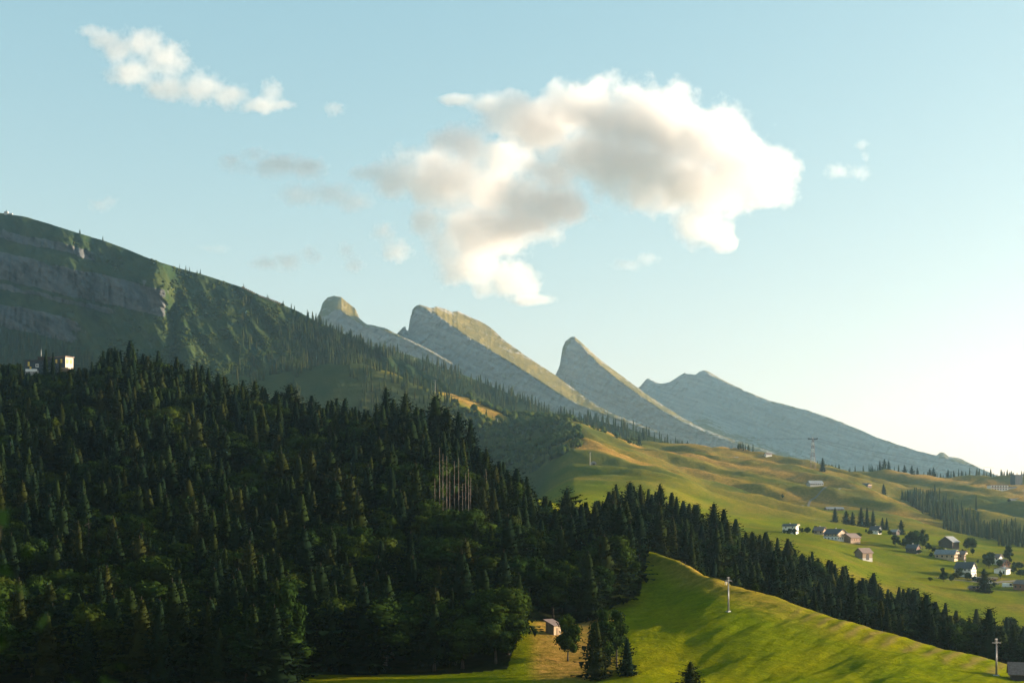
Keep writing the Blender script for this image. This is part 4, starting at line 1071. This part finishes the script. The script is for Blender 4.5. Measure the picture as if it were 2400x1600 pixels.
e_ = block('hill_hotel', ph, 0, pr, 'dark flat-roofed hotel with yellow shutters on the wooded hill crest', 'hotel')
mb = MB(); mb.tube((xx_(92), 4, zz(835)), (xx_(92), 4, zz(817)), 0.09, 0.05, 6); mb.build('antenna', M['white_paint'], e_)
pr = [('wall', -13.0, 0, -1, 12, -4, 11.2, 'blue_grey_wall'), ('side_wall', 0.01, 5.3, -1.0, 12, -4, 11.2, 'plaster'), ('roof', -13.4, 6.0, -1.6, 12.6, 11.22, 11.7, 'roof_brown')]
block_p = G(171, 935); block_p.z = (V0 - 878) / F * 935
e_ = empty('hotel_wing', block_p, rad(-28)); 
zq = lambda v: (878 - v) / F * 935
MB().box(-12.5, 0, -7, 0, -6, zq(838.5)).build('wall', M['blue_grey_wall'], e_)
MB().box(0.01, 0.35, -7, 0, -6, zq(838.5)).build('sunlit_wall', M['cream'], e_)  # sun on this side is put into a paler wall colour
MB().box(-12.9, 1.0, -7.6, .6, zq(838.4), zq(836.6)).build('roof', M['roof_brown'], e_)
for y0 in (-6.2, -3.0):
    MB().box(0.36, 0.46, y0, y0 + 1.4, zq(853), zq(844)).build('shutter', M['yellow_panel'], e_)
    MB().box(0.36, 0.42, y0 + 1.5, y0 + 2.3, zq(852), zq(844)).build('window', M['glass'], e_)
for x0 in (-8.5, -4.0): 
    MB().box(x0, x0 + 1.6, -7.1, -7.01, zq(852), zq(843)).build('shutter', M['yellow_panel'], e_)
    MB().box(x0 + 1.7, x0 + 2.6, -7.1, -7.01, zq(852), zq(843)).build('window', M['glass'], e_)
MB().box(-2, 5.5, -9.5, -7.8, -6, zq(868)).build('terrace', M['timber'], e_)
MB().box(-2, 5.5, -9.6, -9.52, zq(868), zq(865)).build('terrace_railing', M['pale_timber'], e_)
tag(e_, 'hotel wing with bright sunlit right wall among the spruces', 'hotel')
house('timber_shed', G(250, 870), rad(60), 4, 5, 3.4, 1.0, 'plaster', 'roof_brown', 'tiny sunlit cabin peeking out right of the hotel spruces', 'shed', win=(1, 1), swin=(1, 1), chimney=False, gable_win=False)

# hay shed in the golden clearing: lean-to roof, boards as single pieces
p_ = ground(1297, 402); e_ = empty('hay_shed', p_, rad(40))
w_, l_, h1, h2 = 1.35, 1.7, 2.5, 3.7
MB().prism([(-l_ + .03, -.6), (l_ - .03, -.6), (l_ - .03, h2 - .05), (-l_ + .03, h1 - .05)], -w_ + .03, w_ - .03, 'x').build('wall', M['dark_timber'], e_)
nb_ = 9
for i in range(nb_):
    x0 = -w_ + 2 * w_ * i / nb_
    MB().box(x0 + .015, x0 + 2 * w_ / nb_ - .015, -l_ - .02 - .02 * (i % 2), -l_ + .02, -.5 - .1 * rr.random(), h1 - .06).build('plank', M['pale_timber'], e_)
    if i % 2 == 0: pass
for i in range(11):
    y0 = -l_ + 2 * l_ * i / 11; zt = h1 + (h2 - h1) * (i / 11)
    for s in (-1, 1):
        MB().box(min(s * w_, s * (w_ + .03)), max(s * w_, s * (w_ + .03)), y0 + .015, y0 + 2 * l_ / 11 - .015, -.5, zt - .06).build('plank', M['timber'], e_)
MB().box(-.35, .35, -l_ - .09, -l_ - .045, -.3, 1.7).build('door', M['timber'], e_)
MB().prism([(-l_ - .5, h1 - .18), (l_ + .7, h2 + .2), (l_ + .7, h2 + .34), (-l_ - .5, h1 - .04)], -w_ - .45, w_ + .45, 'x').build('roof', M['roof_brown'], e_)
tag(e_, 'small weathered hay shed with lean-to roof in the golden clearing', 'shed')

# summit station at the far left crest
pa = at_A(15, lin(SKA, 15) + 1); 
block('summit_station', pa, 0, [('wall', -4, 4, -3, 3, -3, 6, 'concrete'), ('mast', -0.5, 0.5, -0.5, 0.5, 6.01, 10, 'dark_metal'), ('annex', 4.02, 14, -2, 2, -4, 2.0, 'concrete')], 'tiny summit station on the crest at far left', 'building')

# ------------------------------------------------------------------ lifts, pylon, fence, vehicles
def lift_tower(p, h, yaw, label):
    e = empty('lift_tower', p, yaw)
    mb = MB(); mb.tube((0, 0, -.5), (0, 0, h * .86), .26, .15, 12); mb.build('pole', M['galv'], e, True)
    MB().box(-.55, .55, -.55, .55, -.6, .25).build('footing', M['concrete'], e)
    hd = MB(); hd.tube((0, 0, h * .86), (0, 0, h), .15, .13, 8); hd.tube((-.5, 0, h), (.5, 0, h), .08, .08, 8)
    hd.tube((-.5, 0, h), (-.5, 0, h - .7), .07, .06, 6); hd.tube((.5, 0, h), (.5, 0, h - .7), .07, .06, 6); hd.build('yoke', M['galv'], e)
    bm_ = MB(); bm_.tube((-.7, 0, h - 1.1), (.7, 0, h - 1.1), .08, .08, 6); bm_.build('crossarm', M['dark_metal'], e)
    for s in (-1, 1):
        so = MB(); so.box(s * .68 - .06, s * .68 + .06, -.8, .8, h - 1.2, h - 1.06); sa = so.build('sheave_beam', M['dark_metal'], e)
        for y in (-.6, -.2, .2, .6):
            w = MB(); w.tube((s * .68 - .05, y, h - .98), (s * .68 + .05, y, h - .98), .14, .14, 10); w.build('sheave', M['galv'], sa)
    ld = MB()
    for x in (-.18, .18): ld.tube((x, -.36, .4), (x, -.25, h * .84), .02, .02, 4)
    for k in range(int(h * .8 / .45)): z = .6 + k * .45; ld.tube((-.18, -.36 + .11 * z / h, z), (.18, -.36 + .11 * z / h, z), .015, .015, 4)
    ld.build('ladder', M['dark_metal'], e)
    return tag(e, label, 'lift tower', 'lift towers')
lift_tower(ground(1707, 416), 10.0, rad(35), 'nearer grey lift tower standing on the golden top of meadow')
lift_tower(ground(2335, 372), 9.6, rad(35), 'grey lift tower at the lower right of the meadow')
def mast(p, h, label, arm=3.0):
    e = empty('lift_mast', p, 0)
    MB().tube((0, 0, -1), (0, 0, h), .34, .25, 8).build('pole', M['concrete'], e)
    MB().box(-arm, arm, -.3, .3, h, h + .6).build('crossarm', M['galv'], e)
    return tag(e, label, 'lift mast', 'far lift masts')
mast(ground(1020, 2370), 20, 'tall pale lift mast on the golden spur')
mast(at_B(971, 860), 20, 'thin lift mast at the upper edge of golden spur')
mast(ground(1166, 2300), 14, 'lower lift mast at the foot of the golden spur')
mast(ground(1383, 1750), 16, 'pale lift mast rising above the knoll trees', 2.0)
e_ = empty('lift_station', ground(1391, 1755), 0)
mb = MB(); pts = [(-5, 0), (5, 0)] + [(5 * math.cos(a), 3 + 3.2 * math.sin(a)) for a in np.linspace(0, math.pi, 9)]
mb.prism([(a * .7, z * .7) for a, z in pts], -3, 3).build('canopy', M['galv'], e_); MB().box(-1.5, 1.5, -3.2, -3.02, 0, 2.0).build('opening', M['glass'], e_)
tag(e_, 'small grey arched lift station beside the mast', 'building')

def pylon(p, h, yaw, label):
    e = empty('lattice_pylon', p, yaw); b = 6.0; t = 1.3
    def at(z, sx, sy): k = b + (t - b) * min(1, z / (h * .97)); return Vector((sx * k / 2 * 1.25, sy * k / 2 * 1.25, z))
    lv = [0, .20, .36, .50, .62, .72, .81, .89, .95]
    for sx, sy in ((-1, -1), (1, -1), (1, 1), (-1, 1)):
        m = MB(); m.tube(at(-1, sx, sy), at(h * .97, sx, sy), .22, .15, 6); m.build('leg', M['red_paint'], e)
    c = [(-1, -1), (1, -1), (1, 1), (-1, 1)]
    for i, (z0, z1) in enumerate(zip(lv[:-1], lv[1:])):
        for k in range(4):
            a, d = c[k], c[(k + 1) % 4]; m = MB()
            m.tube(at(z0 * h, *a), at(z1 * h, *d), .10, .10, 4); m.tube(at(z0 * h, *d), at(z1 * h, *a), .10, .10, 4); m.tube(at(z1 * h, *a), at(z1 * h, *d), .10, .10, 4)
            m.build('brace', M['white_paint'] if i % 2 else M['red_paint'], e)
    m = MB(); m.box(-7.5, 7.5, -1.0, 1.0, h * .90, h * .93); m.build('crossarm', M['dark_metal'], e)
    for s in (-1, 1):
        m = MB(); m.box(s * 6.8 - .5, s * 6.8 + .5, -3, 3, h * .93 + .02, h * .95); m.build('saddle', M['dark_metal'], e)
    MB().tube((0, 0, h * .93), (0, 0, h), .12, .08, 4).build('top_mast', M['white_paint'], e)
    return tag(e, label, 'pylon')
PY = ground(1905, 2200); PYH = (V0 - 1022) / F * 2200 - PY.z
pylon(PY, PYH, rad(6), 'tall red and white lattice pylon on the pasture')
def cable(a, b, sag, r, label, group):
    n = 24; pts = []
    for i in range(n + 1):
        t = i / n; q = a.lerp(b, t); q.z -= sag * 4 * t * (1 - t); pts.append(q)
    mb = MB()
    for i in range(n): mb.tube(pts[i], pts[i + 1], r, r, 4, cap=False)
    return tag(mb.build('cable', M['dark_metal']), label, 'cable', group)
for s, wd in ((-6.8, 'left'), (6.8, 'right')):
    top = PY + Vector((s, 0, PYH * .94))
    ra = Vector(((1440 - 1200) / F * 3000, 3000, (V0 - 990) / F * 3000 + s)); rb = Vector(((2330 - 1200) / F * 1900, 1900, (V0 - 1108) / F * 1900 + s))
    cable(top, ra, 12, .16, 'thin dark cable from the %s end of pylon arm towards the peaks' % wd, 'pylon cables')
    cable(top, rb, 6, .16, 'thin dark cable from the %s end of pylon arm towards the hotel' % wd, 'pylon cables')

# snow fence on the crest of the shaded mountain
for k in range(22):
    u = 568 + k * 4.6; q = at_A(u, lin(SKA, u) + 2); e_ = MB(); e_.box(-1.6, 1.6, -.3, .3, -1, 3.6)
    fo = e_.build('snow_fence_panel', M['timber']); fo.location = q
    tag(fo, ordinal(k + 1) + ' small snow fence panel from left on the mountain crest', 'fence', 'snow fence panels on the mountain crest')

# vehicles by the big white house
def car(p, yaw, L, Wd, H, body, label, van=False):
    e = empty('parked_van' if van else 'parked_car', p, yaw); m = MB(); l, w = L / 2, Wd / 2
    if van: poly = [(-l, .35), (l, .35), (l, .95), (l * .82, 1.1), (l * .62, H - .08), (l * .5, H), (-l * .97, H), (-l, H * .9)]
    else: poly = [(-l, .35), (l, .35), (l, .75), (l * .9, .88), (l * .45, .95), (l * .18, H), (-l * .55, H), (-l * .85, .98), (-l, .9)]
    m.prism(poly, -w, w); m.build('body', M[body], e)
    g = [(l * .42, .97), (l * .17, H - .06), (-l * .52, H - .06), (-l * .78, .98)] if not van else [(l * .78, 1.1), (l * .6, H - .15), (l * .2, H - .15), (l * .2, 1.1)]
    for s in (-1, 1): MB().prism(g, s * w - .015 + (.005 if s < 0 else 0), s * w + .015).build('side_window', M['glass'], e)
    for x in (-l * .62, l * .62):
        for s in (-1, 1):
            t = MB().tube((x, s * w * .8, .33), (x, s * (w + .02), .33), .33, .33, 14).build('wheel', M['dark_metal'], e)
            MB().tube((x, s * (w + .021), .33), (x, s * (w + .03), .33), .19, .19, 10).build('rim', M['galv'], t)
    for s in (-1, 1): MB().box(l - .02, l + .03, s * w * .7 - .18, s * w * .7 + .18, .62, .78).build('headlight', M['white_paint'], e)
    return tag(e, label, 'van' if van else 'car')
car(ground(2316, 960), rad(8), 6.2, 2.0, 2.5, 'white_paint', 'white van parked right of the big white house', True)
car(ground(2333, 958), rad(10), 4.4, 1.8, 1.5, 'blue_grey_wall', 'dark car parked right of the white van')
car(ground(2362, 945), rad(5), 7.0, 2.2, 2.8, 'white_paint', 'pale camper van near the brown building', True)
car(ground(2205, 955), rad(170), 4.3, 1.8, 1.5, 'dark_metal', 'dark car on the lane left of the big white house')
# hay trailer / long roof of stored goods by the white house
block('hay_trailer', ground(2322, 975), rad(5), [('bed', -5, 5, -1.2, 1.2, .9, 1.3, 'red_timber'), ('load', -4.8, 4.8, -1.1, 1.1, 1.32, 2.4, 'pale_timber'), ('wheel', -3.4, -2.6, -1.3, 1.3, 0, .88, 'dark_metal'), ('wheel', 2.6, 3.4, -1.3, 1.3, 0, .88, 'dark_metal')], 'loaded hay trailer behind the white van', 'trailer')

# gravel lane through the village
def strip(name, pts, w, mat, lift=.06):
    V = []; Fc = []
    P = []
    for (u0, D0), (u1, D1) in zip(pts[:-1], pts[1:]):
        for k in range(10): P.append(ground(u0 + (u1 - u0) * k / 10, D0 + (D1 - D0) * k / 10))
    P.append(ground(*pts[-1]))
    for i, q in enumerate(P):
        d = (P[min(i + 1, len(P) - 1)] - P[max(i - 1, 0)]); d.z = 0; d.normalize(); n = Vector((-d.y, d.x, 0))
        for s in (-1, 1):
            c = q + n * (s * w / 2); uu = 1200 + c.x / c.y * F; g = ground(uu, c.y); V.append((c.x, c.y, g.z + lift))
    for i in range(len(P) - 1): Fc.append((2 * i, 2 * i + 1, 2 * i + 3, 2 * i + 2))
    me = mesh_from(name, V, Fc, [mat], True); return tag(link(name, me), kind='structure')
M['gravel'] = simple_mat('gravel_lane', (0.13, 0.11, 0.085), 0.95, 0.2, 0.8)
strip('village_lane', [(2190, 955), (2260, 960), (2320, 968), (2400, 985), (2480, 1000)], 3.0, M['gravel'], .12)
strip('pasture_track', [(1820, 1660), (1870, 1700), (1885, 1790), (1900, 1850), (1960, 1900), (2010, 1960)], 3.0, M['gravel'], .35)
strip('hotel_road', [(2350, 2080), (2390, 2140), (2460, 2150)], 5.0, M['gravel'], .35)

# a figure-sized post pair and fence posts on the meadow top
for (u, D, h_, lb) in ((1605, 478, 1.3, 'dark leaning fence post on the golden top of the meadow'), (1597, 480, 1.5, 'leftmost dark leaning post on the golden meadow top'), (1699, 450, 1.2, 'pale post at the wood edge left of the lift tower'), (1702, 450, 1.3, 'pale post at the wood edge nearest the lift tower')):
    q = ground(u, D); m = MB(); m.tube((0, 0, -.3), (.25, 0, h_), .12, .09, 6); m.tube((.1, -.5, h_ * .55), (.2, .5, h_ * .6), .06, .06, 5)
    fo = m.build('fence_post', M['dark_timber'] if u < 1650 else M['white_paint']); fo.location = q; tag(fo, lb, 'post', 'posts on the meadow top')

# ------------------------------------------------------------------ out-of-focus shrub right beside the camera
M['near_leaf'] = leaf_mat('hazel_leaf', [(0, (0.008, 0.022, 0.008)), (1, (0.014, 0.030, 0.008))], 0.3, 0.4)
def leaf_blade():
    V = []; Fc = []; n = 6
    for i in range(n + 1):
        t = i / n; w = 0.5 * math.sin(math.pi * min(1, t * 0.96 + .02)) ** 0.8 * (1 - .25 * t); z = -0.25 * t * t
        V += [(t, -w * .62, z + .07 * w), (t, 0, z), (t, w * .62, z + .07 * w)]
    for i in range(n):
        a = 3 * i; Fc += [(a, a + 3, a + 4, a + 1), (a + 1, a + 4, a + 5, a + 2)]
    return np.array(V), np.array(Fc)
LV, LF = leaf_blade(); leaf_me = mesh_from('leaf', LV, LF, [M['near_leaf']], True)
base = ground(30, 5); bx, by = -2.62, 5.6
gz = -2.45
e_ = empty('hazel_shrub', (bx, by, gz), 0)
def branch(pts, r0, r1):
    mb = MB()
    for i in range(len(pts) - 1): mb.tube(pts[i], pts[i + 1], r0 + (r1 - r0) * i / (len(pts) - 1), r0 + (r1 - r0) * (i + 1) / (len(pts) - 1), 6)
    mb.build('branch', M['bark'], e_, True)
def sprig(tips, n, spread, size):
    for k in range(n):
        t = rr.random(); i = min(int(t * (len(tips) - 1)), len(tips) - 2); f = t * (len(tips) - 1) - i
        q = Vector(tips[i]).lerp(Vector(tips[i + 1]), f) + Vector((rr.gauss(0, spread), rr.gauss(0, spread), rr.gauss(0, spread)))
        o = link('leaf', leaf_me, e_, q, (rr.uniform(-.7, .7), rr.uniform(-.2, .9), rr.uniform(-3.1, 3.1))); s = size * rr.uniform(.7, 1.25); o.scale = (s, s, s)
B1 = [(0, 0, 0), (.05, .05, .9), (.25, .1, 1.6), (.50, .1, 2.1), (.60, 0, 2.45)]
B2 = [(0, 0, 0), (.15, -.1, .8), (.5, -.1, 1.45), (.78, 0, 1.75), (.98, .05, 1.72)]
B3 = [(0, 0, 0), (.2, .2, .6), (.55, .25, 1.1), (.8, .2, 1.3), (.9, .2, 1.30)]
for B_ in (B1, B2, B3): branch([Vector(q) for q in B_], .016, .004)
sprig(B1[2:], 60, .10, .09); sprig(B2[2:], 45, .08, .085); sprig(B3[1:], 45, .12, .09)
tag(e_, 'out-of-focus leafy green shrub close to the camera at left', 'shrub')

# ------------------------------------------------------------------ clouds: real volumes, denser towards their hearts
def cloud(name, D, puffs, label, dens=0.02, seed=0, amp=1.0, nscale=1.0, voxel=None, thin=1.0, lac=2.2):
    P = []
    for (u, v, ru, rv) in puffs:
        r = random.Random(int(u * 7 + v * 13 + seed)); dd = r.uniform(-.35, .35) * ru * D / F
        P.append((Vector(((u - 1200) / F * D, D + dd, (V0 - v) / F * D)), Vector((ru * D / F, max(ru, rv) * .55 * thin * D / F, rv * D / F))))
    c = sum((p for p, _ in P), Vector()) / len(P)
    import bmesh
    bm = bmesh.new()
    for p, r in P:
        mt = Matrix.Translation(p - c) @ Matrix.Diagonal((r.x * 1.22, r.y * 1.22, r.z * 1.30, 1))
        bmesh.ops.create_icosphere(bm, subdivisions=3, radius=1.0, matrix=mt)
    me0 = bpy.data.meshes.new(name); bm.to_mesh(me0); bm.free()
    tmp = bpy.data.objects.new(name, me0); col.objects.link(tmp)
    md = tmp.modifiers.new('r', 'REMESH'); md.mode = 'VOXEL'; md.voxel_size = voxel or max(max(r) for _, r in P) / 7
    dg = bpy.context.evaluated_depsgraph_get(); me = bpy.data.meshes.new_from_object(tmp.evaluated_get(dg)); bpy.data.objects.remove(tmp)
    me.name = name
    m, nt, out = new_mat(name + '_vapour'); L = nt.links
    tc = nd(nt, "TexCoord"); f = None
    for p, r in P:
        q = p - c
        mp = nd(nt, "Mapping", vector_type='TEXTURE'); mp.inputs['Location'].default_value = q; mp.inputs['Scale'].default_value = r
        L.new(tc.outputs['Object'], mp.inputs[0])
        ln_ = nd(nt, "VectorMath", operation='LENGTH'); L.new(mp.outputs[0], ln_.inputs[0])
        g = math_n(nt, 'SUBTRACT', 1.0, ln_.outputs['Value'])
        if f is None: f = g
        else:
            s = nd(nt, "Math", operation='SMOOTH_MAX'); L.new(f, s.inputs[0]); L.new(g, s.inputs[1]); s.inputs[2].default_value = 0.25; f = s.outputs[0]
    big = max(max(r) for _, r in P)
    ns = nd(nt, "TexNoise", i_Scale=1.6 / big * nscale * 1.5, i_Detail=6.0, i_Roughness=0.62, i_Lacunarity=lac)
    L.new(tc.outputs['Object'], ns.inputs['Vector'])
    a = math_n(nt, 'MULTIPLY', math_n(nt, 'SUBTRACT', ns.outputs[0], 0.5), 2.7 * amp)
    d = math_n(nt, 'MULTIPLY', math_n(nt, 'ADD', math_n(nt, 'ADD', math_n(nt, 'MULTIPLY', f, 1.45), a), -0.12), 1.1, True)
    d = math_n(nt, 'MULTIPLY', d, dens)
    vol = nd(nt, "VolumePrincipled"); vol.inputs['Color'].default_value = (0.945, 0.93, 0.925, 1); vol.inputs['Anisotropy'].default_value = 0.6
    L.new(d, vol.inputs['Density']); L.new(vol.outputs[0], out.inputs['Volume'])
    m.cycles.volume_step_rate = 0.35
    me.materials.clear(); me.materials.append(m)
    o = link(name, me, None, c)
    return tag(o, label, 'cloud')
cloud('cloud', 9000, [(1085, 238, 60, 18), (1140, 244, 80, 28), (1190, 250, 90, 36), (1250, 262, 150, 50), (1350, 255, 130, 75), (1430, 290, 150, 100), (1530, 290, 150, 105), (1640, 330, 150, 110), (1740, 385, 130, 105), (1600, 420, 190, 80), (1790, 440, 90, 60), (1480, 380, 170, 80), (1380, 350, 120, 70), (1270, 315, 110, 48), (1640, 535, 80, 55), (1690, 570, 45, 30)],
      'largest sunlit cumulus cloud right of centre with bright right rim', 0.014, 1)
cloud('cloud', 9080, [(1290, 410, 95, 60), (1180, 370, 90, 55), (1130, 430, 120, 80), (1330, 480, 80, 60), (1180, 540, 120, 70), (880, 405, 60, 30), (930, 410, 90, 55), (1020, 390, 120, 70), (1090, 345, 90, 50), (1060, 430, 130, 70), (1190, 450, 90, 70), (1260, 490, 110, 85), (1120, 540, 140, 75), (1000, 520, 60, 40), (1100, 620, 100, 55), (1200, 660, 75, 55), (1240, 702, 70, 16), (1140, 680, 40, 30)],
      'grey and cream cumulus cloud below left of the largest cloud', 0.014, 2)
cloud('cloud', 8200, [(215, 78, 36, 18), (245, 95, 50, 34), (285, 120, 55, 38), (335, 105, 60, 48), (395, 145, 65, 55), (300, 165, 70, 40), (470, 205, 70, 45), (540, 225, 60, 35), (390, 205, 70, 35), (635, 218, 32, 40), (610, 245, 70, 22), (670, 247, 30, 12)],
      'long pinkish cloud slanting down at upper left', 0.011, 3)
cloud('cloud', 8400, [(548, 385, 45, 24), (640, 385, 80, 32), (720, 395, 60, 34), (770, 450, 80, 34), (700, 460, 60, 34), (830, 470, 60, 30)], 'thin grey cloud veil left of the big clouds', 0.006, 4, 1.0)
cloud('cloud', 8500, [(545, 375, 30, 14), (600, 360, 40, 20), (660, 378, 60, 22), (720, 392, 50, 20)], 'pale cream wisp above the thin grey veil', 0.008, 21, 1.0)
cloud('cloud', 8400, [(783, 256, 30, 20), (770, 250, 18, 12)], 'small pink cloud tuft below the slanting cloud', 0.009, 5, 1.1)
cloud('cloud', 8400, [(620, 615, 45, 20), (670, 610, 45, 26), (725, 590, 26, 22), (735, 605, 24, 18)], 'small grey cloud just above the mountain crest', 0.009, 6)
cloud('cloud', 8400, [(812, 590, 24, 26), (830, 620, 30, 22)], 'small cream cloud tuft above the rounded peak', 0.010, 7)
cloud('cloud', 8400, [(900, 545, 34, 30), (930, 590, 46, 34)], 'cream cloud lump left below the grey cumulus', 0.010, 8)
cloud('cloud', 8800, [(1470, 620, 45, 16), (1515, 608, 34, 20)], 'faint flat cloud scrap below the largest cloud', 0.004, 9)
cloud('cloud', 8800, [(1965, 400, 40, 22), (2020, 405, 28, 22), (2020, 340, 20, 18), (2028, 365, 12, 16)], 'faint cloud wisp right of the largest cloud', 0.005, 10, 1.1)
cloud('cloud', 8000, [(235, 480, 36, 18), (255, 470, 22, 18)], 'small grey cloud scrap over the left mountain', 0.005, 11, 1.0)
cloud('cloud', 8000, [(485, 580, 22, 10), (515, 585, 34, 12)], 'faintest grey cloud scrap above the crest', 0.002, 12, 1.0)

# ------------------------------------------------------------------ evening haze
m, nt, out = new_mat('haze')
vol = nd(nt, "VolumePrincipled"); vol.inputs['Color'].default_value = (0.50, 0.80, 1.0, 1); vol.inputs['Density'].default_value = HAZE_DENSITY; vol.inputs['Anisotropy'].default_value = 0.72
nt.links.new(vol.outputs[0], out.inputs['Volume']); m.cycles.homogeneous_volume = True
hz = MB(); hz.box(-8500, 8500, -120, 13900, -75, 1080)
tag(hz.build('haze', m), 'thin evening haze in the valley air', 'haze', kind='stuff')
